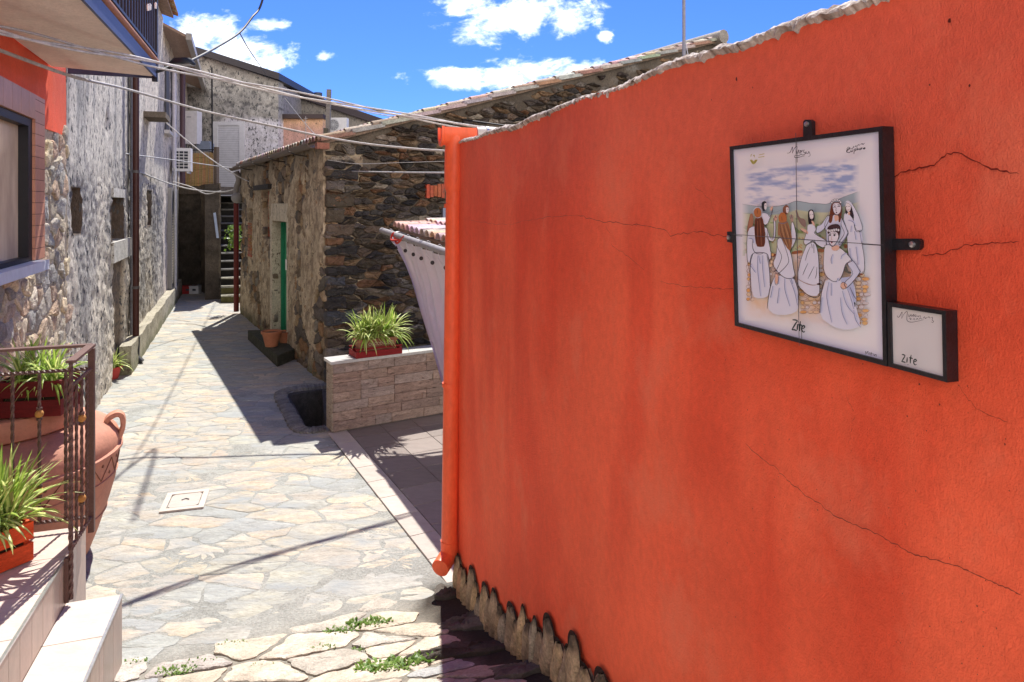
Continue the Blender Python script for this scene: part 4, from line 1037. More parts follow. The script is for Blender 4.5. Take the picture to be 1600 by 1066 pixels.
for k in range(32):
    u = uB-.12-k*.10; z = zB+.60+.09*math.sin(k*1.3)+rr.uniform(-.03, .03); mb = MB(); mb.col = (.75, .75, .78); mb.tube([FB.at(u, z, .024), FB.at(u, z+.045, .024), FB.at(u, z+.06, .024)], [.010, .013, .006], 6); mb.build('bulb', M['plain'], fl_)
# niche sill, conduits
mb = MB(); mb.col = (.55, .53, .48); mb.fbox(FL, FL.hit(170, 380)[0], FL.hit(198, 380)[0], n2_[2]-.27, n2_[2]+.0, .02, .06); mb.build('niche_sill', M['render_'], lh)
mb = MB(); mb.col = (.60, .57, .52)
u_ = FL.hit(186, 315)[0]; mb.fbox(FL, n2_[0]-.02, n2_[1]+.02, n2_[3]-.0, n2_[3]+.12, -.1, .035); mb.build('niche_lintel', M['render_'], lh)
mb = MB(); mb.col = (.17, .12, .08); mb.fbox(FL, n1_[0], n1_[1], n1_[2], n1_[3], -.22, -.19); mb.fbox(FL, n2_[0], n2_[1], n2_[2], n2_[3], -.22, -.19)
mb.build('niche_back', M['rubble'], lh)
mb = MB(); uc = FL.hit(201, 300)[0]; mb.col = (.20, .20, .22); mb.fbox(FL, uc-.11, uc+.05, 0.3, ztop, .03, .055); mb.build('cement_band', M['render_'], lh)
uc = FL.hit(228, 170)[0]; mb = MB(); mb.col = (.16, .13, .10); mb.fbox(FL, uc-.45, uc+.35, 3.95, 4.05, .0, .36); mb.build('window_hood', M['render_'], lh)
# brown downpipe
up = FL.hit(212, 400, .12)[0]
bd = thing('brown_downpipe', FL.at(up, 0, .12), 'dark brown drainpipe running down the roughcast wall under the balcony end', 'drainpipe')
mb = MB(); mb.col = (.060, .018, .014); mb.tube([FL.at(up, .32, .12), FL.at(up, ztop-.02, .12)], .046, 16); mb.build('pipe', M['paint'], bd, smooth='auto')
mb = MB(); mb.col = (.03, .03, .035); mb.tube([FL.at(up, .40, .12), FL.at(up, .33, .12), FL.at(up, .10, .12), FL.at(up-.03, .02, .20)], [.056, .056, .05, .05], 16); mb.build('shoe', M['paint'], bd, smooth='auto')
for z in (1.15, 2.9, 4.6):
    mb = MB(); mb.col = (.1, .09, .09); mb.tube([FL.at(up, z-.02, .12), FL.at(up, z+.02, .12)], .051, 16); mb.build('bracket', M['paint'], bd)
# concrete plinth along the foot
def p_h(U, Z): return .16+(fbm(U*5, Z*5, 3, 71)-.5)*.03
def p_c(U, Z, H): c = mixc(A3((.36, .33, .25)), A3((.46, .42, .33)), fbm(U*2, Z*3, 3, 72)); return mixc(c, A3((.14, .15, .07)), sstep(.22, .05, Z+(fbm(U*3, Z*2, 3, 73)-.5)*.3)*.7)
wall_sheet(FL, 10.3, 19.6, -.1, lambda u: .40+(fbm(u*2, u*0, 2, 4)-.5)*.06, .05, p_h, p_c, thick=-.01).build('plinth', M['render_'], lh, smooth='auto')

# second house further up
fh = thing('far_left_house', FL.at(21, 0, -2), 'narrow weathered house past the brown drainpipe with overhanging eave', 'house')
def k_h(U, Z): return (fbm(U*4, Z*3, 4, 81)-.5)*.05+.0
def k_c(U, Z, H): c = mixc(A3((.60, .53, .46)), A3((.76, .66, .56)), fbm(U*1.5, Z*1.5, 4, 82)); return mixc(c, A3((.15, .14, .15)), sstep(.5, .7, fbm(U*6, Z*2, 4, 83))*.7)
wall_sheet(FL, uN, 24.5, -.1, 6.3, .07, k_h, k_c, thick=.5).build('wall', M['roughcast'], fh, smooth='auto')
mb = MB(); mb.col = (.36, .24, .17); mb.hexa([FL.at(uN+.1, 6.18, .46), FL.at(24.7, 6.18, .46), FL.at(24.7, 6.6, -.4), FL.at(uN+.1, 6.6, -.4), FL.at(uN+.1, 6.24, .46), FL.at(24.7, 6.24, .46), FL.at(24.7, 6.66, -.4), FL.at(uN+.1, 6.66, -.4)])
mb.hexa([FL.at(uN+.1, 6.6, -.4), FL.at(24.7, 6.6, -.4), FL.at(24.7, 7.8, -5), FL.at(uN+.1, 7.8, -5), FL.at(uN+.1, 6.66, -.4), FL.at(24.7, 6.66, -.4), FL.at(24.7, 7.86, -5), FL.at(uN+.1, 7.86, -5)])
mb.build('roof', M['wood'], fh)
mb = MB(); mb.col = (.33, .30, .27); mb.fbox(FL, uN+.08, 24.75, 6.12, 6.27, .462, .58); mb.build('gutter', M['paint'], fh)
for (a, b, z0_, z1_) in ((*sorted((FL.hit(257, 180)[0], FL.hit(262, 180)[0])), 4.1, 5.6), (*sorted((FL.hit(266.5, 180)[0], FL.hit(269, 180)[0])), 4.2, 5.7)):
    mb = MB(); mb.col = (.05, .05, .06); mb.fbox(FL, a, b, z0_, z1_, -.02, .035); wo = mb.build('window', M['paint'], fh)
    mb = MB(); mb.col = (.5, .48, .48); mb.fbox(FL, a-.1, b+.1, z0_-.08, z0_, .0, .12); mb.build('sill', M['plain'], wo)
# metal grille door
ga, gb = sorted((FL.hit(262, 350)[0], FL.hit(271, 350)[0]))
mb = MB(); mb.col = (.012, .012, .014); mb.fbox(FL, ga, gb, .42, 2.75, .04, .06); go = mb.build('door', M['paint'], fh)
mb = MB(); mb.col = (.42, .36, .28)
for i in range(26): z = .5+i*.065; mb.fbox(FL, ga+.1, gb-.05, z, z+.03, .065, .085)
mb.build('shutter_slats', M['wood'], go)
mb = MB(); mb.col = (.30, .29, .28); mb.fbox(FL, ga-.16, ga-.02, .40, 2.8, .0, .10); mb.build('door_jamb', M['plain'], go); mb = MB(); mb.col = (.30, .29, .28); mb.fbox(FL, gb+.01, gb+.13, .4, 2.8, 0, .1); mb.build('door_jamb', M['plain'], go)
# pipes up the far house
for (px, r_, z0_, z1_, c_, nm, lab) in ((273.5, .035, .35, 3.3, (.55, .55, .58), 'white_pipe', 'thin pale pipe by the slatted grille at the end of the left wall'),
                                ):
    u = FL.hit(px, 300, .14)[0]; mb = MB(); mb.col = c_; mb.tube([FL.at(u, z0_, .14), FL.at(u, z1_, .14)], r_, 10); mb.build(nm, M['paint'], smooth='auto', label=lab, cat='pipe')
u = FL.hit(285, 200, .2)[0]; mb = MB(); mb.col = (.09, .05, .06); mb.tube([FL.at(u, 2.9, .2), FL.at(u, 6.0, .2), FL.at(u+.2, 6.15, .4)], .065, 12); mb.build('upper_downpipe', M['paint'], smooth='auto', label='brown pipe dropping from the eave beside the white boiler', cat='drainpipe')
u = FL.hit(272, 200, .1)[0]; mb = MB(); mb.col = (.50, .48, .55); mb.tube([FL.at(u, 3.3, .1), FL.at(u, 5.7, .1)], .05, 12); mb.build('pale_pipe', M['paint'], smooth='auto', label='pale lilac pipe left of the brown one under the far eave', cat='pipe')
# ---- air conditioner on the far left wall
def ac(c, w_, h, d_, ax, label, group, grille=False):
    t_ = thing('air_conditioner', c, label, 'air conditioner', group); m_ = MB(); m_.col = (.66, .65, .66); m_.box(c+Vector((0, 0, h/2)), (w_, d_, h), ax); m_.build('casing', M['plain'], t_)
    x = Vector((ax[0], ax[1], 0)).normalized(); y = Vector((-x.y, x.x, 0)); f = c-y*(d_/2) if y.y > 0 else c+y*(d_/2); out = (f-c).normalized()
    if grille:
        m_ = MB(); m_.col = (.03, .03, .04)
        for i in range(3):
            for j in range(6): q = f+out*.004+x*((i-1)*w_*.25)+Vector((0, 0, h*(.16+.13*j))); m_.box(q, (w_*.2, .012, h*.09), ax)
        m_.build('grille', M['paint'], t_)
    else:
        fc = f+out*.005-x*(w_*.13)+Vector((0, 0, h*.5)); m_ = MB(); m_.col = (.08, .08, .09); m_.tube([fc, fc+out*.01], h*.38, 28); fo = m_.build('fan', M['paint'], t_)
        m_ = MB(); m_.col = (.55, .55, .57)
        for r_ in (.36, .30, .24, .18, .12, .06): m_.tube([fc+out*.018+x*(h*r_*math.cos(a))+Vector((0, 0, h*r_*math.sin(a))) for a in np.linspace(0, 2*math.pi, 25)], .007, 4)
        for a in np.linspace(0, math.pi, 7)[:-1]: e = x*(h*.37*math.cos(a))+Vector((0, 0, h*.37*math.sin(a))); m_.tube([fc+out*.02-e, fc+out*.02+e], .006, 4)
        m_.build('grille', M['paint'], fo)
    for s in (-1, 1): m_ = MB(); m_.col = (.5, .5, .5); m_.box(c+x*(s*w_*.35)+Vector((0, 0, -.03)), (.05, d_*1.1, .05), ax); m_.build('foot', M['paint'], t_)
    return t_
ac(P(285, 268, 17.2), .42, .58, .34, (.95, .3), 'white air conditioner with square grille on the left wall beneath the boiler', 'outdoor air conditioners', True)

# =====================================================================
# END OF THE ALLEY: dark wall, balcony with reeds, steps, house with white shutter
# =====================================================================
dw = thing('dark_retaining_wall', P(310, 458, 19), 'dark stone wall in shade under the reed screened balcony', 'wall')
def dk_h(U, Z): return (fbm(U*5, Z*8, 4, 91)-.5)*.09
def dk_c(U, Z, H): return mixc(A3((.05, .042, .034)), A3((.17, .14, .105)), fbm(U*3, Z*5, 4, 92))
def wall_between(a, b, z1, name, par, thick=.4, hf=dk_h, cf=dk_c, z0=-.1):
    a = Vector((a.x, a.y)); b = Vector((b.x, b.y)); u = (b-a).normalized(); n_ = Vector((u.y, -u.x)); fr = Fr(a, u, n_)
    return fr, wall_sheet(fr, 0, (b-a).length, z0, z1, .06, hf, cf, thick=thick).build(name, M['rubble'], par, smooth='auto')
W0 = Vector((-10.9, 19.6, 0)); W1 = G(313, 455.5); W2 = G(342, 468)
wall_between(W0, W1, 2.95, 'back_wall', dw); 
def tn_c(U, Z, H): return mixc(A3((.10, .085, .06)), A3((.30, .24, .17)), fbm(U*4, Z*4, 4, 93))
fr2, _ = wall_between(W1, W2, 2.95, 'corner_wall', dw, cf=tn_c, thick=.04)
sd = Vector((-.39, .92, 0)).normalized()
# steps up to the white shuttered door
stairs = thing('stone_stairs', W2+sd*1.5+Vector((.9, 0, 0)), 'long flight of dark worn stone steps rising between the walls to the white shutter', 'steps')
rr = random.Random(40); n = 14; sp = Vector((sd.y, -sd.x, 0)); S0 = G(345, 474)
for i in range(n):
    z1 = (i+1)*.19; a = S0+sd*(i*.28); ln = 2.2; mb = MB(); cb = (.34, .32, .24) if i < 3 else rr.choice([(.22, .21, .19), (.18, .17, .15), (.26, .24, .20)])
    K = 14; bow = .16 if i < 3 else .04; top = []; bot_ = []; back = []; bb_ = []; lip = []; mid_ = []
    def P2(s, o, z): q = a+sp*(s*ln)+sd*o; return Vector((q.x, q.y, z))
    for j in range(K+1):
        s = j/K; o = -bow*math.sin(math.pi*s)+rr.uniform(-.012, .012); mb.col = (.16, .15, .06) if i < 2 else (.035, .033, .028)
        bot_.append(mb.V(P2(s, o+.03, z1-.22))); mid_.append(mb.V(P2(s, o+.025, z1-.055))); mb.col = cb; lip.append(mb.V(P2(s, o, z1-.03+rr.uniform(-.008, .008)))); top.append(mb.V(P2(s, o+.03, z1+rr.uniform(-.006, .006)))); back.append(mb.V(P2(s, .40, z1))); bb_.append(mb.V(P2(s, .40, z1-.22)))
    for A_, B_ in ((bot_, mid_), (mid_, lip), (lip, top), (top, back), (back, bb_)):
        for j in range(K): mb.Fc(A_[j], A_[j+1], B_[j+1], B_[j])
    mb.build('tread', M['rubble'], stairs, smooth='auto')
mb = MB(); mb.col = (.12, .10, .08); e = S0+sd*(n*.28)
mb.hexa([Vector((q.x, q.y, z)) for z in (-.1, 2.66) for q in (e+sd*.1-sp*1.2, e+sd*.1+sp*3, e+sd*3.2+sp*3, e+sd*3.2-sp*1.2)]); mb.build('landing', M['rubble'], stairs)
# stair-side wall
wall_between(W2+Vector((.02, .02, 0)), W2+sd*4.4, lambda u: 2.9+0*u, 'stair_side_wall', dw, thick=.35)
# metal handrail
mb = MB(); mb.col = (.50, .60, .78); mb.hexa([P(333, 333, 16.9), P(337, 332, 16.9), P(337, 332, 17.0), P(333, 333, 17.0), P(338, 372, 16.9), P(342, 372, 16.9), P(342, 372, 17.0), P(338, 372, 17.0)])
mb.build('pale_board', M['plain'], label='short pale blue board fixed to the dark wall beside the stone steps', cat='board')
# red box & white box
for (px, py, w_, h_, c_, lab) in ((296, 455.5, .36, .2, (.35, .03, .03), 'red crate in the dark corner, left of the white box'), (305, 455.5, .24, .2, (.62, .62, .64), 'small white box on the ground against the dark wall')):
    q = P(px, py, 18.4); q.z = 0.01; t_ = thing('box' if px > 300 else 'red_crate', q, lab, 'box' if px > 300 else 'crate')
    mb = MB(); mb.col = c_; mb.box(q+Vector((0, 0, h_/2)), (w_, .22, h_), (1, .1)); mb.build('body', M['plain'], t_)
    mb = MB(); mb.col = tuple(x*.8 for x in c_); mb.box(q+Vector((0, 0, h_+.008)), (w_*1.06, .24, .016), (1, .1)); mb.build('lid', M['plain'], t_)
    mb = MB(); mb.col = (.06, .06, .08); mb.box(q+Vector((.02, -.115, h_*.55)), (w_*.35, .01, h_*.25), (1, .1)); mb.build('label', M['plain'], t_)
# balcony with reed screen
rbal = thing('reed_balcony', P(308, 300, 19.0), 'small balcony screened with golden reed matting above the dark wall', 'balcony')
A_ = P(279, 292, 19.1); B_ = P(338, 292, 18.7); frb = Fr((A_.x, A_.y), Vector((B_.x-A_.x, B_.y-A_.y)), Vector((B_.y-A_.y, -(B_.x-A_.x))))
LBc = (Vector((B_.x, B_.y))-Vector((A_.x, A_.y))).length
mb = MB(); mb.col = (.16, .13, .10); mb.fbox(frb, -.1, LBc+.1, 2.70, 2.90, -1.6, .02); mb.build('slab', M['rubble'], rbal)
mb = MB(); rr = random.Random(2)
for i in range(90):
    mb.col = tuple(x*rr.uniform(.7, 1.15) for x in (.50, .34, .16)); u = .05+i*(LBc-.15)/90
    mb.tube([frb.at(u, 2.92, .0+rr.uniform(-.01, .01)), frb.at(u+rr.uniform(-.01, .01), 3.82+rr.uniform(-.03, .03), rr.uniform(-.01, .01))], .0085, 5)
mb.build('reed_mat', M['wood'], rbal)
mb = MB(); mb.col = (.40, .28, .12)
for z in (3.02, 3.4, 3.72): mb.tube([frb.at(.02, z, .012), frb.at(LBc*.5, z-.02, .014), frb.at(LBc-.05, z, .012)], .008, 5)
mb.build('binding_wire', M['wood'], rbal)
mb = MB(); mb.col = (.16, .12, .09); mb.fbox(frb, LBc-.05, LBc+.05, 2.9, 3.98, -.05, .05); mb.build('post', M['wood'], rbal)
mb = MB(); mb.col = (.03, .03, .03); mb.fbox(frb, 0, LBc, 3.90, 3.925, -.015, .015); mb.build('top_rail', M['paint'], rbal)
mb = MB(); mb.col = (.012, .012, .014); q = P(332, 300, 18.9); mb.tube([Vector((q.x, q.y, 2.9)), Vector((q.x-.02, q.y, 6.2))], .022, 6); mb.build('cable_drop', M['cable'], label='thin black cable dropping down the far house beside the white shutter', cat='cable')
# far house with shutter
hc_ = thing('far_house', (-9.2, 23, 2.6), 'mottled grey roughcast house at the end of the alley with white shutter door', 'house')
def c_h(U, Z): return (fbm(U*7, Z*7, 4, 101)-.5)*.07
def c_c(U, Z, H):
    c = mixc(A3((.26, .245, .235)), A3((.50, .47, .43)), fbm(U*2.5, Z*2.5, 5, 102)); c = mixc(c, A3((.09, .085, .09)), sstep(-.004, -.016, H)*.75)
    sm = sstep(5.35, 5.1, Z+(fbm(U*2, Z*2, 3, 103)-.5)*.5)*sstep(.45, .55, U*.18+.28+(fbm(U*1.2+2, Z*1.3, 3, 104)-.5)*.5); return mixc(c, A3((.74, .70, .74)), sm*.95)
xr = 3.1
wall_sheet(FC, -1.0, xr, 1.5, lambda u: 7.50-.33*u, .05, c_h, c_c, thick=.5).build('wall', M['roughcast'], hc_, smooth='auto')
mb = MB(); mb.col = (.035, .03, .036)
mb.hexa([FC.at(-1.2, 7.86, .30), FC.at(xr+.12, 6.47, .30), FC.at(xr+.12, 6.47, -5), FC.at(-1.2, 7.86, -5), FC.at(-1.2, 8.08, .30), FC.at(xr+.12, 6.69, .30), FC.at(xr+.12, 6.69, -5), FC.at(-1.2, 8.08, -5)]); mb.build('roof', M['paint'], hc_)
mb = MB(); mb.col = (.3, .28, .28); mb.fbox(FC, xr-.02, xr, 2.6, 6.4, -4.5, -.5); mb.build('side_wall', M['roughcast'], hc_)
sr = rect(FC, 341, 196, 375, 300)
mb = MB(); mb.col = (.68, .67, .70); 
for q in ((sr[0]-.16, sr[0], sr[2]-.2, sr[3]+.12), (sr[1], sr[1]+.16, sr[2]-.2, sr[3]+.12), (sr[0], sr[1], sr[3], sr[3]+.12)): mb.fbox(FC, *q, .0, .07)
so2 = mb.build('shutter_door', M['plain'], hc_)
mb = MB(); mb.col = (.64, .64, .69); z = sr[2]-.2
while z < sr[3]-.01: mb.fbox(FC, sr[0]+.002, sr[1]-.002, z+.004, z+.056, .01, .035+.004*(int(z*18) % 2)); z += .06
mb.build('slats', M['plain'], so2)
mb = MB(); mb.col = (.3, .3, .34); mb.fbox(FC, sr[0]+.002, sr[1]-.002, sr[2]-.2, sr[3]-.002, .0, .022); mb.build('slat_backing', M['plain'], so2)
# lilac smooth render margin left/right of the door
mb = MB(); mb.col = (.68, .66, .70); c = P(299, 225, 21.3); bl = thing('boiler', c, 'white wall hung boiler box beside the far shutter door', 'boiler')
mb.box(c+Vector((0, 0, .50)), (.50, .34, 1.02), (1, 0)); mb.build('casing', M['plain'], bl)
mb = MB(); mb.col = (.25, .25, .3); mb.box(c+Vector((0, -.172, .82)), (.14, .006, .025), (1, 0)); mb.build('badge', M['plain'], bl)
mb = MB(); mb.col = (.12, .12, .14)
for x in (-.15, 0, .12): mb.tube([c+Vector((x, 0, 0)), c+Vector((x, 0, -.3))], .02, 8)
mb.build('pipes', M['paint'], bl)
mb = MB(); mb.col = (.22, .26, .34); q = P(321, 236, 21.5); mb.box(q+Vector((0, 0, .12)), (.42, .3, .24), (1, 0)); mb.box(q+Vector((0, 0, .27)), (.3, .22, .06), (1, 0)); mb.build('storage_box', M['plain'], label='grey blue storage box on the reed balcony beneath the boiler', cat='box')
# right-hand neighbour (lower roof), pink annex
nh = thing('rear_house', (-5.5, 27, 2), 'long grey house behind the pink annex with sloping dark roof edge', 'house')
FD = Fr((P(430, 200, 25).x, 25), (1, 0), (0, -1)); x1_ = P(592, 200, 25).x-FD.p0.x
def dtop(u): return P(0, 134, 25).z+(P(0, 190, 25).z-P(0, 134, 25).z)*(u/x1_)
wall_sheet(FD, 0, x1_, 1.0, lambda u: dtop(u)-.05, .08, c_h, lambda U, Z, H: mixc(A3((.19, .175, .16)), A3((.36, .32, .28)), fbm(U*2.5, Z*2.5, 5, 112)), thick=.5).build('wall', M['roughcast'], nh, smooth='auto')
mb = MB(); mb.col = (.04, .028, .035); mb.hexa([FD.at(-.1, dtop(0)-.12, .2), FD.at(x1_+.3, dtop(x1_+.3)-.12, .2), FD.at(x1_+.3, dtop(x1_+.3)-.12, -5), FD.at(-.1, dtop(0)-.12, -5), FD.at(-.1, dtop(0)+.14, .2), FD.at(x1_+.3, dtop(x1_+.3)+.14, .2), FD.at(x1_+.3, dtop(x1_+.3)+.14, -5), FD.at(-.1, dtop(0)+.14, -5)]); mb.build('roof', M['paint'], nh)
mb = MB(); mb.col = (.06, .07, .10); q = P(497, 155, 25.6); mb.tube([q+Vector((0, 0, -.4)), q], .14, 14); co = mb.build('chimney', M['paint'], nh, smooth='auto')
mb = MB(); mb.col = (.05, .06, .09); mb.tube([q, q+Vector((0, 0, .05)), q+Vector((0, 0, .051)), q+Vector((0, 0, .24))], [.18, .18, .15, .15], 14); mb.build('cowl', M['paint'], co)
pk = thing('pink_annex', (P(462, 200, 23.4).x, 24, 2), 'salmon pink rendered annex with dark gutter behind the tiled roof', 'building')
FP = Fr((P(419, 200, 23).x, 23), (1, 0), (0, -1)); xp = P(504, 200, 23).x-FP.p0.x; zp = P(0, 180, 23).z
wall_sheet(FP, 0, xp, 1.0, zp-.12, .1, lambda U, Z: (fbm(U*3, Z*3, 3, 121)-.5)*.02, lambda U, Z, H: mixc(A3((.62, .36, .30)), A3((.70, .42, .24)), sstep(zp-.7, zp-.1, Z+(fbm(U*3, Z*3, 3, 5)-.5)*.5)), thick=1.5).build('wall', M['render_'], pk, smooth='auto')
mb = MB(); mb.col = (.06, .04, .04); mb.fbox(FP, -.1, xp+.05, zp-.12, zp+.02, -1.6, .12); mb.build('gutter', M['paint'], pk)
mb = MB(); mb.col = (.06, .035, .04); mb.tube([FP.at(.02, zp-.12, .1), FP.at(.12, zp-.5, .1), FP.at(.12, 2.5, .1)], .06, 10); mb.build('drainpipe', M['paint'], pk, smooth='auto')
ac(P(527, 207, 21.6), .66, .45, .28, (1, 0), 'white air conditioner with round fan behind the tiled roof, right of the wooden post', 'outdoor air conditioners')
mb = MB(); mb.col = (.20, .175, .16); a = P(511, 220, 21.2); mb.tube([a+Vector((0, 0, -.8)), P(514, 140, 21.2)], .085, 4, sq=True)
mb.build('wooden_post', M['wood'], label='weathered wooden post rising behind the corner of the tiled roof', cat='post')
mb = MB(); mb.col = (.10, .085, .06); a = P(509, 208, 21.1); mb.box(a, (.12, .12, .3), (1, 0)); mb.build('insulator_box', M['wood'], label='small weathered box fixed low on the wooden post', cat='box')
# small aerial on roof
mb = MB(); mb.col = (.35, .33, .33); a = P(478, 214, 14); mb.tube([a+Vector((0, 0, -.3)), P(477.5, 182, 14)], .008, 6)
for k in (0, .05, .1): mb.tube([P(474, 186+k*80, 14), P(481, 185+k*80, 14)], .004, 4)
mb.build('aerial', M['paint'], label='small thin television aerial above the left eave of the stone house', cat='aerial')
# mast above the red wall
mb = MB(); mb.col = (.24, .24, .28); a = P(1069, 110, 11.6); mb.tube([a+Vector((0, 0, -.5)), P(1068.5, -80, 11.6)], .030, 12)
mb.build('metal_mast', M['paint'], smooth='auto', label='tall thin grey metal mast standing behind the top of the red wall', cat='mast')
mb = MB(); mb.col = (.6, .6, .62); mb.tube(smooth_path([P(1073, 68, 11.55), P(1074, 80, 11.5), P(1079, 98, 11.4)], 6), .006, 5); mb.build('mast_cable', M['cable'], label='thin pale cable hanging beside the metal mast', cat='cable')

# ivy by the maroon pipe
mb = MB(); rg = random.Random(6)
for k in range(240):
    t_ = rg.random(); c = P(366+rg.gauss(0, 4.5), 352+t_*38, 15.6)+Vector((rg.uniform(-.05, .05), rg.uniform(-.15, .15), rg.uniform(-.05, .05))); s = rg.uniform(.025, .05)
    n_ = Vector((rg.uniform(-1, 1), rg.uniform(-1, 0), rg.uniform(0, 1))).normalized(); a = n_.orthogonal().normalized()*s; b = n_.cross(a).normalized()*s
    mb.col = rg.choice([(.16, .28, .04), (.10, .2, .03), (.24, .36, .07)]); i = [mb.V(c-a), mb.V(c+b*.8), mb.V(c+a), mb.V(c-b*.8)]; mb.Fc(*i)
mb.build('climbing_plant', M['leaf'], label='bright green climbing plant hanging on the maroon drainpipe by the steps', cat='plant')
# =====================================================================
# TILED STEPS, RAILING, JAR, CRATES
# =====================================================================
K0 = Vector((-2.24, 3.43, 0)); LZ = .63; S1Z = .40
def SP(t, r, z): return Vector((K0.x+D1.x*t+R1.x*r, K0.y+D1.y*t+R1.y*r, z))
def sbox(mb, t0, t1, r0, r1, z0, z1):
    return mb.hexa([SP(t0, r0, z0), SP(t0, r1, z0), SP(t1, r1, z0), SP(t1, r0, z0), SP(t0, r0, z1), SP(t0, r1, z1), SP(t1, r1, z1), SP(t1, r0, z1)])
ts = thing('tiled_steps', SP(-1, -1, 0), 'two steps and landing faced with pale pinkish tiles at the left foreground', 'steps')
mb = MB(); mb.col = (.30, .25, .21); sbox(mb, -3.2, .340, -3.0, -.014, -.1, LZ-.014); sbox(mb, -3.2, -.014, -.013, .238, -.1, S1Z-.014); mb.build('core', M['mortar'], ts)
rr = random.Random(19); PTl = [(.60, .50, .43), (.57, .465, .40), (.62, .52, .46), (.58, .50, .44)]
mb = MB()
for i in range(-1, 8):
    for j in range(0, 8):
        t1 = .352-i*.345-.345; r1 = -.0-j*.345; v = 1+rr.uniform(-.05, .05); mb.col = tuple(x*v for x in rr.choice(PTl))
        if i < 0: continue
        sbox(mb, t1+.0025, t1+.3425, r1-.3425, r1-.0025-(.006 if j == 0 else 0), LZ-.012, LZ)
mb.build('landing_tiles', M['tile'], ts); mb = MB()
for i in range(8):
    v = 1+rr.uniform(-.05, .05); mb.col = tuple(x*v for x in rr.choice(PTl)); t1 = -.0-i*.36; sbox(mb, t1-.3575, t1-.0025, .002, .243, S1Z-.012, S1Z)
mb.build('tread_tiles', M['tile'], ts)
mb = MB(); PW = [(.47, .37, .30), (.43, .33, .27), (.50, .41, .34), (.40, .32, .26)]
t = -.002; 
while t > -3.1:
    v = rr.uniform(.9, 1.1); c = rr.choice(PW); w1 = rr.choice([.10, .12, .14, .2])
    mb.col = tuple(x*v for x in c); sbox(mb, t-w1+.0015, t-.0015, -.012, .0, S1Z+.001, LZ-.010); t -= w1
t = -.012
while t > -3.1:
    v = rr.uniform(.9, 1.1); c = rr.choice(PW); w1 = rr.choice([.08, .11, .14, .18]); mb.col = tuple(x*v for x in c); sbox(mb, t-w1+.0015, t-.0015, .239, .250, -.05, S1Z-.010); t -= w1
mb.col = (.45, .36, .29); sbox(mb, -.0125, -.001, .003, .249, -.05, S1Z-.012)
t = .352
for w1 in (.17, .18): mb.col = tuple(x*rr.uniform(.92, 1.08) for x in (.50, .42, .36)); sbox(mb, t-w1+.0015, t-.001, -.012, .0, -.05, LZ-.010); t -= w1
mb.build('riser_tiles', M['tile'], ts)
mb = MB(); mb.col = (.5, .5, .5); sbox(mb, -3.1, -.001, -.008, .004, LZ-.008, LZ+.002); sbox(mb, -3.1, -.001, .242, .254, S1Z-.008, S1Z+.002); mb.build('edge_trim', M['chrome'], ts)

# railing
rl = thing('iron_railing', SP(.0, -.02, LZ), 'brown twisted iron railing with brass balls round the landing', 'railing')
IR = (.115, .062, .052); ZT = 1.615
def twist_bar(p, q, r=.0085, n=60, tw=.42):
    m_ = MB(); m_.col = IR; p = Vector(p); q = Vector(q); m_.tube([p.lerp(q, i/n) for i in range(n+1)], r, 4, twist=tw); return m_
tp = .325; rB = .034
def flat(p, q, w_, h_):
    d = (q-p).normalized(); s_ = Vector((-d.y, d.x, 0)).normalized()*w_/2; u_ = Vector((0, 0, h_/2)); m_ = MB(); m_.col = (.155, .09, .075)
    m_.hexa([p-s_-u_, p+s_-u_, q+s_-u_, q-s_-u_, p-s_+u_, p+s_+u_, q+s_+u_, q-s_+u_]); return m_
near_ = SP(-.03, rB-.006, 0); far_ = SP(tp, rB, 0)
def at_(p, z): return Vector((p.x, p.y, z))
ZS = 1.50
twz = 1.0
m_ = MB(); m_.col = IR; m_.box(at_(far_, (LZ-.03+ZT)/2), (.029, .029, ZT-LZ+.02), D1); m_.build('corner_post', M['paint'], rl)
m_ = MB(); m_.col = IR; m_.box(at_(SP(-.03, .012, 0), LZ-.10), (.03, .02, .22), D1); m_.build('bracket', M['paint'], rl)
flat(at_(near_, ZT+.0), at_(far_, ZT+.014), .042, .014).build('handrail', M['paint'], rl)
bk = SP(tp, -2.2, 0)
m_ = flat(at_(far_, ZT+.014), at_(bk, ZT+.014), .042, .014); m_.build('handrail', M['paint'], rl)
m_ = twist_bar(at_(far_, ZS), at_(bk, ZS), .011, 260, .5); m_.build('sub_rail', M['paint'], rl)
m_ = twist_bar(at_(near_, ZS-.01), at_(far_, ZS), .011, 40, .5); m_.build('sub_rail', M['paint'], rl)
m_ = twist_bar(at_(far_, LZ+.06), at_(bk, LZ+.06), .011, 260, .5); m_.build('bottom_rail', M['paint'], rl)
m_ = twist_bar(at_(near_, LZ+.045), at_(far_, LZ+.06), .011, 40, .5); m_.build('bottom_rail', M['paint'], rl)
def ballon(par, p, z):
    b = MB(); b.col = (.46, .22, .06); b.ball(at_(p, z), .021, 16); b.build('ball', M['terracotta'], par, smooth=True)
    for s in (-1, 1): b = MB(); b.col = IR; b.tube([at_(p, z+s*.022), at_(p, z+s*.034)], .014, 10); b.build('collar', M['paint'], par)
m_ = twist_bar(at_(near_, LZ-.20), at_(near_, ZT-.008), .012, 90); m_.build('end_post', M['paint'], rl)
for k in range(3):
    q = SP(-.03+(tp+.03)*(k+1)/4, rB-.0015*(3-k), 0); m_ = twist_bar(at_(q, LZ+.05), at_(q, ZS), .0085); o = m_.build('baluster', M['paint'], rl)
    if k == 1: ballon(o, q, 1.28); ballon(o, q, .86)
for k in range(14):
    q = SP(tp, rB-.123*(k+1)+.0, 0); m_ = twist_bar(at_(q, LZ+.06), at_(q, ZS), .0095); o = m_.build('baluster', M['paint'], rl)
    if k % 2 == 1: ballon(o, q, 1.275); ballon(o, q, .86)

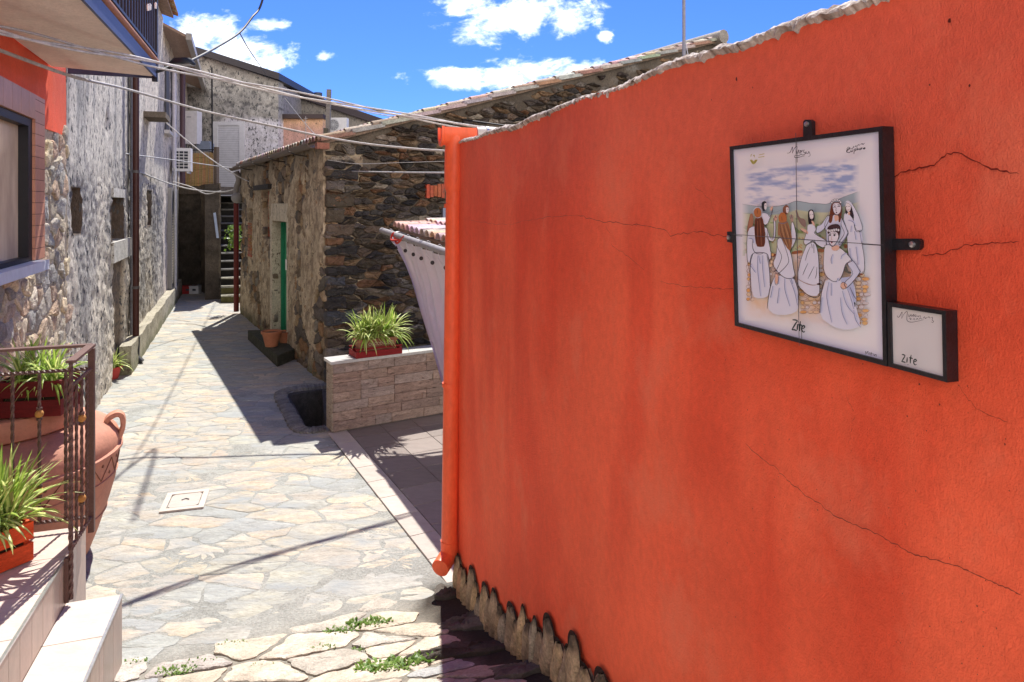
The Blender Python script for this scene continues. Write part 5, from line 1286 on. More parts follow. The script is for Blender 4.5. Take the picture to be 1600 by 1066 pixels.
# the great jar
JC = Vector((-3.42, 4.50, 0)); jar = thing('terracotta_jar', JC, 'huge terracotta jar with looped handles and zigzag band, standing behind the railing', 'jar')
TC = (.50, .225, .145)
prof = [(.53, 0), (.545, .02), (.60, .165), (.665, .37), (.70, .50), (.708, .56), (.712, .60), (.720, .66), (.727, .705), (.745, .715), (.745, .733), (.728, .742), (.728, .78), (.712, .82), (.672, .865), (.60, .905), (.54, .925), (.50, .93)]
mb = MB(); mb.col = TC; mb.lathe(JC, prof, 96); mb.build('body', M['terracotta'], jar, smooth='auto')
mb = MB(); mb.col = (.50, .23, .14); mb.lathe(JC, [(.475, .932), (.492, .945), (.497, .99), (.492, 1.05), (.480, 1.070), (.455, 1.076), (.40, 1.070), (.02, 1.068)], 96); mb.build('rim', M['terracotta'], jar, smooth='auto')
mb = MB(); mb.col = (.50, .24, .15)
for z, r in ((.56, .710), (.30, .645)): mb.tube([JC+Vector((r*math.cos(a), r*math.sin(a), z)) for a in np.linspace(0, 2*math.pi, 97)], .006, 6, cap=False)
mb.build('ring', M['terracotta'], jar, smooth=True)
# zigzag and pricked dots between the ridge and the lower ring
mb = MB(); mb.col = (.20, .085, .05); nz_ = 22
def jr(z): return float(np.interp(z, [p[1] for p in prof], [p[0] for p in prof]))
for k in range(nz_*2):
    a0, a1 = k*math.pi/nz_, (k+1)*math.pi/nz_; z0, z1 = (.575, .70) if k % 2 == 0 else (.70, .575); pts = []
    for i in range(5):
        t_ = i/4; z = z0+(z1-z0)*t_; a = a0+(a1-a0)*t_; r = jr(z)+.002; pts.append(JC+Vector((r*math.cos(a), r*math.sin(a), z)))
    mb.tube(pts, .0035, 4)
for k in range(nz_*2):
    a = (k+.0)*math.pi/nz_
    for z in ((.675,) if k % 2 == 0 else (.60,)):
        r = jr(z); c = JC+Vector((r*math.cos(a), r*math.sin(a), z)); o_ = Vector((math.cos(a), math.sin(a), 0)); mb.tube([c-o_*.01, c+o_*.004], .011, 8)
mb.build('zigzag_band', M['terracotta'], jar)
for a in (.48, -.99, 2.05, -2.56):
    o_ = Vector((math.cos(a), math.sin(a), 0)); s_ = Vector((-o_.y, o_.x, 0)); mb = MB(); mb.col = (.54, .26, .165)
    path = smooth_path([JC+o_*.63+Vector((0, 0, .86)), JC+o_*.66+Vector((0, 0, .905)), JC+o_*.705+Vector((0, 0, .925)), JC+o_*.735+Vector((0, 0, .91)), JC+o_*.745+Vector((0, 0, .87)), JC+o_*.742+Vector((0, 0, .82)), JC+o_*.72+Vector((0, 0, .76))], 6)
    prev = None
    for i, p in enumerate(path):
        d = (path[min(i+1, len(path)-1)]-path[max(i-1, 0)]).normalized(); n_ = d.cross(s_).normalized(); w_ = .040+.025*abs(i/(len(path)-1)*2-1)
        ring = [mb.V(p+s_*x*w_+n_*y) for x, y in ((-1, -.008), (-.85, .016), (.85, .016), (1, -.008), (.85, -.016), (-.85, -.016))]
        if prev:
            for k in range(6): mb.Fc(prev[k], prev[(k+1) % 6], ring[(k+1) % 6], ring[k])
        prev = ring
    mb.build('handle', M['terracotta'], jar, smooth='auto')

# slatted fruit crates
def crate(c, ax, l, w_, h, col, label, group='slatted wooden crates used as planters'):
    x = Vector((ax[0], ax[1], 0)).normalized(); y = Vector((-x.y, x.x, 0)); t_ = thing('wooden_crate', c, label, 'crate', group)
    def W(a, b, z): return c+x*a+y*b+Vector((0, 0, z))
    def slat(a, b, z, sa, sb, sz, nm='slat'):
        m_ = MB(); m_.col = tuple(q*random.Random(int(abs(a*999+b*777+z*555))).uniform(.85, 1.1) for q in col); m_.box(W(a, b, z), (sa, sb, sz), x); m_.build(nm, M['wood'], t_)
    th = .012
    for s in (-1, 1):
        slat(0, s*(w_/2-th/2), h*.24, l-.001, th, h*.44); slat(0, s*(w_/2-th/2), h*.76, l, th, h*.42)
        # end boards with a hand slot between the two slats
        slat(s*(l/2-th/2-.002), 0, h*.24, th, w_-2*th-.004, h*.44, 'end_board')
        for q in (-1, 1): slat(s*(l/2-th/2-.002), q*(w_*.31), h*.76, th, w_*.33, h*.42, 'end_board')
        slat(s*(l/2-th/2-.002), 0, h*.91, th-.001, w_*.30, h*.12, 'end_board')
        for q in (-1, 1): slat(s*(l/2-th-.014), q*(w_/2-th-.011), h*.5, .02, .02, h*.96, 'corner_post')
    slat(0, 0, .008, l-.04, w_-.04, .012, 'bottom')
    m_ = MB(); m_.box(W(0, 0, h*.45), (l-.05, w_-.05, h*.8), x); m_.build('earth', M['soil'], t_)
    return t_
cdx = Vector((.48, .88, 0)); cdy = Vector((-.88, .48, 0)); cr = Vector((-2.365, 3.40, LZ))
ca_ = cr-cdx*.27+cdy*.16; ca_.z = LZ+.002
crate(ca_, cdx, .52, .30, .20, (.72, .085, .020), 'bright orange slatted crate with spider plant on the tiled landing')
mb = MB(); rg = random.Random(11)
for (a, b) in ((.14, -.02), (0, .0), (-.16, .02), (.05, .06), (.17, -.06)): q = ca_+cdx*a+cdy*b+Vector((0, 0, .17)); tuft(mb, q+cdy*.05, 95, .39, rg, .07, el=(25, 86), w=.0098, droop=1.15, pale=.6)
mb.build('spider_plant', M['leaf'], label='large striped spider plant bursting from the bright orange crate on the landing', cat='plant', origin=ca_+Vector((0, 0, .17)))
cj = P(62, 640, 4.36); cj.z = 1.078; cj = Vector((-3.02, 4.36, 1.078))
crate(cj, (.985, .17), .37, .27, .23, (.15, .012, .012), 'dark wine red crate standing on top of the terracotta jar')
mb = MB(); rg = random.Random(15)
for (a, b) in ((-.1, 0), (0, .03), (.1, -.02)): tuft(mb, cj+Vector((a, b, .20)), 55, .30, rg, .05, el=(12, 80), w=.0085, droop=1.3, pale=.5)
mb.build('spider_plant', M['leaf'], label='spider plant in the dark red crate on top of the jar', cat='plant', origin=cj+Vector((0, 0, .2)))
# little red pot by the left wall
c3 = G(171, 592); t3 = pot(c3, .11, .15, .17, (.50, .06, .05), 'small red plastic pot at the foot of the roughcast wall', 'small pots', name='flower_pot')
t3['group'] = None if False else 'pots'; del t3['group']
mb = MB(); rg = random.Random(25); tuft(mb, c3+Vector((0, 0, .15)), 70, .33, rg, .07, el=(20, 85), w=.012, droop=1.2, pale=.7)
mb.build('spider_plant', M['leaf'], label='pale little spider plant in the red pot at the roughcast wall', cat='plant', origin=c3+Vector((0, 0, .15)))

# =====================================================================
# STREET LAMP AND OVERHEAD CABLES
# =====================================================================
la = P(240, 111, 6.45); lamp = thing('street_lamp', la, 'flat black street lamp on a short arm at the balcony corner', 'street lamp')
mb = MB(); mb.col = (.02, .022, .026); b_ = P(270, 104, 6.5); mb.tube([P(241, 113, 6.45), P(253, 110, 6.46), b_], .014, 8); mb.build('arm', M['paint'], lamp, smooth='auto')
mb = MB(); mb.col = (.014, .016, .022); c = P(284, 99, 6.5); K = 16; t_, bt = [], []
for i in range(K):
    a = 2*math.pi*i/K; x = .125*math.cos(a); y = .075*math.sin(a); t_.append(mb.V(c+Vector((x*.7, y*.7, .045+x*.03)))); bt.append((x, y))
e1 = [mb.V(c+Vector((x, y, .002+x*.03))) for x, y in bt]; e2 = [mb.V(c+Vector((x, y, -.012+x*.03))) for x, y in bt]
mb.f.append(tuple(t_)); mb.f.append(tuple(reversed(e2)))
for i in range(K): j = (i+1) % K; mb.Fc(e1[i], e1[j], t_[j], t_[i]); mb.Fc(e2[i], e2[j], e1[j], e1[i])
mb.build('lamp_head', M['paint'], lamp, smooth='auto')
mb = MB(); mb.col = (.35, .36, .38); mb.box(c+Vector((.02, 0, -.017)), (.15, .09, .008), (1, 0)); mb.build('lens', M['plain'], lamp)
def cable(pts, r, col, label, name='overhead_cable', strands=1, seed=1):
    rr_ = random.Random(seed); m_ = MB(); base = smooth_path([P(*p) if len(p) == 3 else Vector(p[:3]) for p in pts], 14)
    for s in range(strands):
        vv = rr_.uniform(.8, 1.1); m_.col = tuple(x*vv for x in col); ph = rr_.uniform(0, 6.28); am = 0 if strands == 1 else r*1.9
        m_.tube([p+Vector((0, am*math.cos(i*.16+ph), am*math.sin(i*.13+ph)*1.4)) for i, p in enumerate(base)], r, 6)
    m_.build(name, M['cable'], smooth=True, label=label, cat='cable')
cable([(-60, 30, 3.8), (0, 46, 4.0), (120, 74, 4.7), (240, 100, 5.6), (363, 127, 6.35), (500, 155, 6.9), (640, 182, 7.4), (765, 203, 7.9), (830, 200, 8.3)], .009, (.50, .47, .45), 'twisted pair of pale cables crossing beneath the balcony to the top of the red wall', strands=3)
cable([(-60, 56, 4.1), (30, 90, 4.8), (90, 112, 5.4), (130, 124, 6.1), (200, 140, 7.6), (317, 173, 8.75), (430, 198, 8.75), (545, 221, 8.7), (640, 232, 8.6), (730, 238, 8.4)], .014, (.48, .45, .42), 'thick frayed pale cable below the twisted pair, running to the red hopper', seed=3)
cable([(505, 152, 21), (600, 172, 14), (700, 184, 10.5), (830, 202, 9)], .010, (.03, .03, .035), 'thin black cable from the wooden post over the stone roof to the right', seed=4)
cable([(505, 160, 21), (600, 180, 14), (690, 192, 10.5), (775, 200, 8.8)], .010, (.5, .48, .46), 'pale cable sagging just under the thin black one over the stone roof', seed=5)
cable([(140, 233, 8.6), (255, 248, 12), (378, 264, 14.7), (480, 266, 10.6), (600, 269, 8.6), (697, 270, 7.6)], .009, (.42, .42, .42), 'straight grey clothes line wire crossing the stone house front', seed=6)
cable([(235, 170, 13.6), (290, 218, 14.0), (340, 256, 14.2), (385, 282, 14.3), (424, 293, 12.3)], .012, (.60, .58, .56), 'white cable slanting down from the left house to the brick window lintel', seed=7)
cable([(215, 268, 11.4), (262, 286, 14.8), (300, 296, 15.5), (345, 300, 15.5), (370, 294, 15.2), (386, 284, 14.7)], .014, (.62, .60, .56), 'white cable looping low across the alley in front of the stone steps', seed=8)
cable([(270, 284, 16), (298, 292, 16), (322, 303, 16), (345, 298, 15.8)], .011, (.58, .56, .53), 'shorter white cable loop beneath the reed balcony', seed=9)
cable([(512, 250, 9.05), (560, 256, 9.2), (630, 254, 9.6), (697, 252, 9.9)], .005, (.40, .38, .35), 'thin sagging wire along the dark rubble gable', seed=10)
cable([(243, 113, 6.5), (268, 104, 6.9), (300, 94, 7.4), (345, 70, 8.6), (374, 51, 9.4), (393, 28, 9.9), (410, 0, 10.3), (-3.2, 9.3, 6.2, 0)], .016, (.04, .04, .045), 'black cable rising from the street lamp and out over the sky', seed=11)
cable([(374, 51, 9.4), (392, 82, 12), (415, 115, 22.1)], .008, (.03, .03, .035), 'thin black tie wire from the rising black cable to the dark roof edge', seed=12)
cable([(436, 142, 24.6), (470, 185, 18), (505, 225, 10.5), (520, 245, 9.2)], .007, (.16, .15, .15), 'thin wire falling from the rear roof to the corner of the stone gable', seed=13)
# =====================================================================
# PAINTED CERAMIC PLAQUE
# =====================================================================
PD = .022
def IP(px, py, d=PD): u, z = FR.hit(px, py, d); return FR.at(u, z, d)
def lerp2(a, b, t_): return (a[0]+(b[0]-a[0])*t_, a[1]+(b[1]-a[1])*t_)
def frame_box(mb, quad, wd, d0, d1):
    """frame strips round a quad of photo points, given as wall points"""
    q = [FR.hit(x, y, d1) for x, y in quad]; cx = sum(a for a, b in q)/4; cz = sum(b for a, b in q)/4
    ins = [(a+(wd if a < cx else -wd), b+(wd if b < cz else -wd)) for a, b in q]
    for i in range(4):
        j = (i+1) % 4; mb.hexa([FR.at(*q[i], d0), FR.at(*q[j], d0), FR.at(*ins[j], d0), FR.at(*ins[i], d0), FR.at(*q[i], d1), FR.at(*q[j], d1), FR.at(*ins[j], d1), FR.at(*ins[i], d1)])
    return q, ins
Q1 = [(1140, 229), (1379, 197), (1386, 573), (1148, 509)]
pl = thing('ceramic_plaque', IP(1260, 540), 'large black framed plaque of four painted ceramic tiles showing women in white', 'plaque')
mb = MB(); q, ins = frame_box(mb, Q1, .0085, .002, PD+.005); mb.build('frame', M['blackmetal'], pl)
TILEC = (.84, .82, .86)
mid = lambda a, b: ((a[0]+b[0])/2, (a[1]+b[1])/2)
sx_ = [ins[0], ins[1], ins[2], ins[3]]
def bil(s, t_, d=PD):      # s: left to right, t: top to bottom inside the frame
    a = lerp2(sx_[0], sx_[1], s); b = lerp2(sx_[3], sx_[2], s); p = lerp2(a, b, t_); return FR.at(p[0], p[1], d)
g = .0016
for (a0, a1) in ((0, .5), (.5, 1)):
    for (b0, b1) in ((0, .5), (.5, 1)):
        mb = MB(); mb.col = TILEC; e0, e1, f0, f1_ = a0+(g if a0 else 0), a1-(g if a1 < 1 else 0), b0+(g if b0 else 0), b1-(g if b1 < 1 else 0)
        n = 10; gi = [[mb.V(bil(e0+(e1-e0)*i/n, f0+(f1_-f0)*j/n), tuple(np.array(TILEC)*(1-.22*max(0, 1-min(e0+(e1-e0)*i/n, 1-(e0+(e1-e0)*i/n), f0+(f1_-f0)*j/n, 1-(f0+(f1_-f0)*j/n))/.05)*np.array((1, .8, .15))))) for j in range(n+1)] for i in range(n+1)]
        for i in range(n):
            for j in range(n): mb.Fc(gi[i][j], gi[i+1][j], gi[i+1][j+1], gi[i][j+1])
        mb.build('tile', M['glaze'], pl)
mb = MB(); mb.col = (.05, .05, .06); mb.hexa([bil(s, t_, .004) for s, t_ in ((0, 0), (1, 0), (1, 1), (0, 1))]+[bil(s, t_, PD-.001) for s, t_ in ((0, 0), (1, 0), (1, 1), (0, 1))]); mb.build('backing', M['blackmetal'], pl)
mb = MB()
def bracket(poly, hole):
    m_ = MB(); m_.prism([(0, 0)], 0, 0) if False else None
    a = [FR.hit(x, y, .010) for x, y in poly]; n = len(a); b = len(m_.v)
    for d in (.002, .010):
        for p in a: m_.V(FR.at(*p, d))
    m_.f.append(tuple(range(n-1, -1, -1))); m_.f.append(tuple(range(n, 2*n)))
    for i in range(n): j = (i+1) % n; m_.Fc(i, j, n+j, n+i)
    o = m_.build('bracket', M['blackmetal'], pl); h = FR.hit(*hole, .010); c = FR.at(*h, .010); o3 = Vector((FR.n.x, FR.n.y, 0))
    s_ = MB(); s_.tube([c, c+o3*.003, c+o3*.004], [.0055, .005, .002], 12); s_.build('screw', M['chrome'], o)
bracket([(1255, 222), (1255, 190), (1258, 187), (1266, 187), (1269, 190), (1269, 222)], (1261, 194))
bracket([(1380, 373), (1434, 373), (1438, 376), (1438, 387), (1434, 391), (1380, 391)], (1426, 382))
bracket([(1136, 362), (1146, 362), (1146, 380), (1136, 378)], (1139, 371))
# ---- picture: flat glaze colours laid one on another, then drawn lines
LAY = [0]
pic = MB(); lin = MB(); WH = (.84, .82, .86)
def dlay(): LAY[0] += 1; return PD+.0006+LAY[0]*.00003
def poly(pts, col, sm=True, jit=0):
    d = dlay(); pts = list(pts)
    if sm:
        q = []
        n = len(pts)
        for i in range(n):
            a, b = pts[i], pts[(i+1) % n]; q += [(a[0]*.78+b[0]*.22, a[1]*.78+b[1]*.22), (a[0]*.22+b[0]*.78, a[1]*.22+b[1]*.78)]
        pts = q
    pic.col = col; pic.f.append(tuple(pic.V(IP(x, y, d)) for x, y in pts))
def line(pts, w_=.8, col=(.035, .035, .07)):
    d = dlay()+.0002; p = [Vector((x, y, 0)) for x, y in pts]
    if len(p) > 2: p = smooth_path(p, 4)
    lin.col = col; pr = None; n = len(p)
    for i, a in enumerate(p):
        t_ = (p[min(i+1, n-1)]-p[max(i-1, 0)]); t_ = t_.normalized() if t_.length > 0 else Vector((1, 0, 0)); nn = Vector((-t_.y, t_.x, 0)); k = w_*.5*(.45+.55*math.sin(math.pi*min(1, max(0, (i+.4)/n))))
        cur = (lin.V(IP(a.x+nn.x*k, a.y+nn.y*k, d)), lin.V(IP(a.x-nn.x*k, a.y-nn.y*k, d)))
        if pr: lin.Fc(pr[0], pr[1], cur[1], cur[0])
        pr = cur
A = lambda *p: [(1160+x/6.27, 310+y/6.27) for x, y in p]
B = lambda *p: [(1240+x/8.2, 310+y/8.2) for x, y in p]
Cc = lambda *p: [(1150+x/6.66, 360+y/6.66) for x, y in p]
Dd = lambda *p: [(1250+x/6.664, 360+y/6.664) for x, y in p]
T_ = lambda *p: [(1140+x/5.33, 200+y/5.33) for x, y in p]
# sky and hills: one patch of small faces with hand-mixed colours
def patch(top, bot, nx, ny, cf, x0, x1):
    d = dlay(); g_ = []
    for i in range(nx+1):
        x = x0+(x1-x0)*i/nx; g_.append([pic.V(IP(x, top(x)+(bot(x)-top(x))*j/ny, d), cf(i/nx, j/ny)) for j in range(ny+1)])
    for i in range(nx):
        for j in range(ny): pic.Fc(g_[i][j], g_[i+1][j], g_[i+1][j+1], g_[i][j+1])
def skyc_(s, t_):
    n = f1(s*7+t_*2, t_*9, 4, 201); m_ = f1(s*16, t_*26, 3, 202); k = max(0, min(.8, (n-.46)*3.2+(.28 if s > .42 and t_ < .5 else .0)+(m_-.5)*.7-(.4 if t_ > .7 else 0)))
    e = min(1, min(s, 1-s)*14)*min(1, t_*7)*min(1, (1-t_)*9+.25); k *= e; b = np.array((.20, .30, .60))
    return tuple(float(x) for x in (np.array(WH)*(1-k)+b*k))
patch(lambda x: 262-(x-1165)*.10, lambda x: 322-(x-1160)*.01, 60, 36, skyc_, 1162, 1344)
def hill_top(x): return float(np.interp(x, [1160, 1180, 1200, 1225, 1245, 1268, 1292, 1318, 1345], [319, 322, 324, 321, 314, 318, 319, 308, 298]))
def hillc(s, t_):
    n = f1(s*22, t_*16, 3, 211); c1, c2 = np.array((.56, .60, .36)), np.array((.70, .70, .50)); c = c1+(c2-c1)*n
    if t_ < .16: c = np.array((.42, .52, .56))
    if n > .66: c = np.array((.30, .42, .16)) if t_ > .3 else c
    if t_ > .6 and f1(s*40, t_*30, 2, 215) > .74: c = np.array((.62, .30, .10))
    e = min(1, min(s, 1-s)*16+.1)
    return tuple(float(x) for x in c*e+np.array(WH)*(1-e))
patch(hill_top, lambda x: 400, 70, 40, hillc, 1160, 1344)
line([(x, hill_top(x)) for x in range(1160, 1346, 12)], .6, (.12, .14, .18))
line(A((10, 145), (60, 150), (120, 150)), .4, (.2, .28, .3)); line(A((250, 140), (330, 135), (380, 110)), .4, (.2, .28, .3))
# low wall top and cobbles
def stonec(s, t_):
    n = f1(s*26, t_*14, 3, 221); c = np.array((.80, .55, .30))*(1-n)+np.array(WH)*n*1.0+np.array((.05, 0, -.02)); k = min(1, min(s, 1-s)*14)*min(1, (1-t_)*4)
    return tuple(float(max(0, x)) for x in c*k+np.array(WH)*(1-k))
patch(lambda x: 396, lambda x: 500+(x-1160)*.09, 50, 30, stonec, 1164, 1353)
poly(A((255, 548), (330, 540), (335, 570), (258, 572)), (.35, .10, .06)); poly(A((485, 520), (590, 505), (590, 535), (485, 552)), (.42, .15, .07)); poly(B((310, 640), (400, 650), (400, 690), (315, 695)), (.55, .24, .12)); poly(B((640, 590), (690, 590), (690, 640), (650, 640)), (.50, .2, .1))
rr = random.Random(55); BR = (.30, .15, .08)
def pebble(cx, cy, a, b, cl=None, gap_=.0):
    th = rr.uniform(0, 6.28)
    if cl: poly([(cx+a*.9*math.cos(t_), cy+b*.9*math.sin(t_)) for t_ in np.linspace(0, 6.28, 10)[:-1]], cl)
    line([(cx+a*math.cos(th+t_)*rr.uniform(.88, 1.1), cy+b*math.sin(th+t_)*rr.uniform(.88, 1.1)) for t_ in np.linspace(0, 5.8, 9)], .55, BR)
for (x0, x1, y0, y1) in ((1248, 1283, 402, 492), (1334, 1352, 430, 512), (1165, 1174, 412, 468), (1200, 1208, 398, 430)):
    y = y0
    while y < y1:
        x = x0+rr.uniform(1, 5)
        while x < x1:
            a = rr.uniform(3, 6.5) if x1-x0 > 12 else rr.uniform(2, 3.5); b = rr.uniform(2.2, 3.6); pebble(x+a*.6, y, a, b, rr.choice([(.80, .50, .22), (.82, .62, .42), (.70, .64, .66), None, (.78, .42, .16)])); x += a*2.1
        y += rr.uniform(5.5, 7.5)
GW = (.76, .77, .88); GS = (.56, .58, .76); HB = (.17, .05, .025); HO = (.50, .17, .05); SK = (.78, .48, .36); INK = (.03, .035, .07); BL = (.12, .16, .34)
def gown(pts, fill=GW, w_=.9): poly(pts, fill); line(list(pts)+[pts[0]], w_)
def folds(ls, col=BL, w_=.8):
    for l in ls:
        if col == BL: line([(a+1.1, b) for a, b in l], 3.2, (.60, .63, .80))
        line(l, w_, col)
# woman far behind left (dark hair, hands raised)
gown(A((195, 140), (245, 150), (270, 180), (295, 110), (300, 90), (292, 140), (262, 215), (245, 250), (215, 260), (190, 190)), GW, .6)
poly(A((190, 40), (215, 22), (240, 40), (235, 110), (205, 130), (188, 90)), (.02, .02, .03)); poly(A((215, 50), (238, 45), (244, 90), (228, 118), (214, 100)), (.80, .74, .76)); line(A((205, 30), (235, 22), (243, 60)), .5, (.7, .7, .75)); line(A((222, 74), (232, 72)), .7); poly(A((270, 105), (283, 82), (300, 78), (300, 100), (282, 130)), SK)
# woman second from left behind
poly(A((395, 90), (430, 60), (455, 80), (460, 120), (440, 160), (400, 150)), (.24, .09, .05)); poly(A((428, 85), (455, 90), (458, 125), (440, 150), (428, 130)), (.82, .74, .74)); line(A((425, 60), (440, 48), (452, 72)), .9, (.75, .75, .8)); line(A((440, 108), (452, 106)), .7)
# woman 1, seen from behind, long brown hair
poly(A((75, 150), (105, 150), (110, 260), (60, 330), (45, 330)), (.40, .18, .10)); line(A((78, 155), (55, 260), (45, 340)), .7, (.2, .08, .05))
gown(A((105, 275), (230, 270), (250, 380), (285, 570), (262, 605), (235, 540), (105, 540), (70, 640), (48, 600), (45, 420), (60, 300)))
gown(A((205, 285), (240, 290), (270, 380), (300, 395), (310, 300), (305, 200), (325, 230), (325, 340), (310, 420), (255, 410)), GW, .8); poly(A((308, 180), (325, 165), (345, 170), (340, 210), (322, 232), (308, 215)), SK); line(A((312, 180), (318, 195), (325, 168), (330, 195), (342, 172)), .5)
poly(A((105, 530), (230, 530), (262, 620), (275, 840), (260, 960), (170, 985), (95, 960), (80, 700), (75, 640)), GW)
line(A((103, 395), (100, 480), (130, 535), (180, 545), (215, 530)), 1.0); line(A((105, 540), (82, 620), (78, 760), (92, 990)), .9); line(A((240, 560), (265, 700), (272, 860)), .9)
folds([A((85, 640), (110, 700), (130, 730)), A((80, 660), (125, 720)), A((150, 560), (150, 700), (178, 960)), A((195, 560), (200, 700), (218, 870)), A((160, 560), (175, 640)), A((60, 390), (100, 400), (108, 440))])
poly(A((122, 180), (195, 170), (225, 330), (222, 470), (180, 478), (135, 470), (118, 330)), HB); poly(A((110, 130), (130, 95), (165, 92), (188, 130), (180, 180), (130, 185)), HO); line(A((112, 170), (105, 125), (135, 92), (172, 92), (192, 130), (185, 175), (150, 192), (120, 180)), 1.0, (.72, .70, .76))
folds([A((140, 200), (135, 330), (145, 465)), A((160, 200), (165, 330), (165, 470)), A((185, 195), (200, 330), (205, 465)), A((150, 110), (145, 150)), A((125, 250), (130, 400))], (.05, .015, .01), .8)
folds([A((172, 210), (180, 330), (188, 460)), A((150, 220), (152, 380))], (.42, .16, .08), .7)
# woman 2, seen from behind in a long jacket
gown(A((480, 240), (500, 235), (530, 380), (500, 460), (480, 490)), GW, .8); poly(A((460, 170), (478, 155), (500, 170), (500, 220), (480, 235)), (.50, .35, .28)); line(A((462, 175), (475, 200), (480, 158), (488, 195), (500, 172)), .5)
poly(Cc((460, 470), (610, 490), (650, 640), (655, 830), (560, 880), (400, 880), (325, 810), (360, 590), (400, 480)), GW)
gown(A((345, 395), (400, 385), (470, 520), (500, 680), (515, 770), (440, 785), (370, 745), (300, 650), (330, 560)))
gown(A((340, 405), (385, 395), (450, 580), (440, 650), (355, 735), (330, 720), (385, 580), (345, 480)), (.78, .78, .86), .9)
poly(A((325, 730), (350, 740), (355, 790), (342, 845), (320, 830)), SK); line(A((322, 735), (320, 830), (342, 845), (356, 760)), .6); line(A((305, 725), (330, 705), (345, 715)), 1.2)
line(Cc((400, 480), (350, 620), (325, 815)), 1.0); line(Cc((605, 490), (640, 600), (655, 700)), 1.0)
folds([Cc((505, 500), (510, 620), (560, 790)), Cc((450, 480), (440, 560)), Cc((385, 580), (360, 700)), Cc((560, 510), (610, 640), (640, 780)), Cc((450, 600), (430, 760)), Cc((575, 500), (590, 560))])
poly(A((352, 210), (440, 210), (480, 340), (490, 430), (470, 520), (430, 480), (370, 360), (345, 370)), (.36, .17, .08)); poly(A((352, 180), (375, 140), (410, 138), (436, 175), (436, 225), (360, 235)), HO); line(A((350, 235), (395, 248), (440, 232)), 1.0, (.15, .15, .25))
folds([A((365, 250), (380, 340), (430, 460)), A((400, 255), (420, 340), (460, 490)), A((430, 245), (460, 340), (478, 450)), A((385, 180), (390, 215))], (.08, .03, .02), .8); folds([A((382, 255), (410, 380), (450, 480)), A((415, 250), (445, 350), (470, 440))], (.62, .38, .20), .6)
# woman 3, dark hair, arm out
poly(B((20, 150), (45, 155), (75, 250), (150, 265), (165, 350), (150, 380), (100, 340), (60, 280)), (.28, .19, .16))
gown(B((180, 335), (260, 330), (290, 400), (270, 450), (400, 530), (430, 560), (390, 640), (300, 590), (250, 540), (160, 600), (130, 560), (170, 430)), GW, .8)
gown(B((170, 590), (240, 555), (290, 600), (320, 760), (330, 1060), (330, 1250), (200, 1250), (60, 1120), (50, 1000), (90, 800)), GW, .9)
poly(B((80, 385), (130, 385), (190, 430), (185, 460), (130, 440)), SK); line(B((75, 390), (110, 420), (185, 462)), .6)
poly(B((182, 180), (210, 142), (250, 145), (270, 200), (268, 280), (215, 340), (188, 320)), (.03, .02, .025)); poly(B((200, 180), (222, 152), (252, 170), (258, 240), (238, 272), (210, 255)), (.84, .78, .80)); line(B((206, 215), (222, 210)), .7); line(B((236, 208), (250, 206)), .7); line(B((228, 258), (242, 256)), .7, (.4, .1, .12)); poly(B((225, 280), (262, 300), (275, 350), (250, 350)), SK)
folds([B((215, 620), (180, 700), (150, 800)), B((185, 830), (140, 930), (118, 985)), B((265, 870), (220, 960), (185, 1030)), B((300, 880), (292, 980), (275, 1030)), B((260, 590), (262, 700)), B((230, 580), (240, 640)), B((240, 560), (160, 600))], INK, .8)
line(Cc((620, 490), (700, 540), (790, 570), (850, 565)), .8, (.35, .15, .08)); poly(Cc((840, 555), (880, 545), (885, 568), (845, 570)), (.05, .02, .02))
# woman 5, veiled at the right
gown(B((650, 190), (700, 180), (760, 260), (800, 400), (850, 430), (880, 600), (905, 760), (900, 960), (760, 960), (700, 700), (680, 420), (640, 300)), GW, .8)
gown(B((660, 50), (700, 30), (745, 60), (800, 150), (850, 260), (885, 400), (800, 420), (770, 280), (740, 100)), (.74, .75, .86), .7)
poly(B((660, 90), (735, 90), (772, 200), (775, 270), (740, 240), (700, 180), (665, 215)), (.04, .025, .03)); poly(B((665, 75), (700, 50), (732, 80), (735, 140), (705, 180), (675, 150)), (.84, .78, .80)); line(B((672, 108), (688, 104)), .9); line(B((704, 104), (722, 100)), .9); line(B((680, 145), (700, 152), (722, 135)), .8, (.4, .2, .15)); poly(B((695, 175), (725, 170), (720, 215), (700, 215)), SK)
line(B((655, 90), (665, 50), (700, 32), (745, 60)), .9, (.70, .70, .76)); folds([B((740, 350), (735, 430)), B((780, 420), (800, 530)), B((850, 430), (870, 560)), B((700, 280), (760, 300), (790, 350)), B((720, 640), (730, 800)), B((800, 620), (830, 850))])
poly(B((850, 965), (890, 968), (885, 985), (860, 985)), (.30, .10, .06))
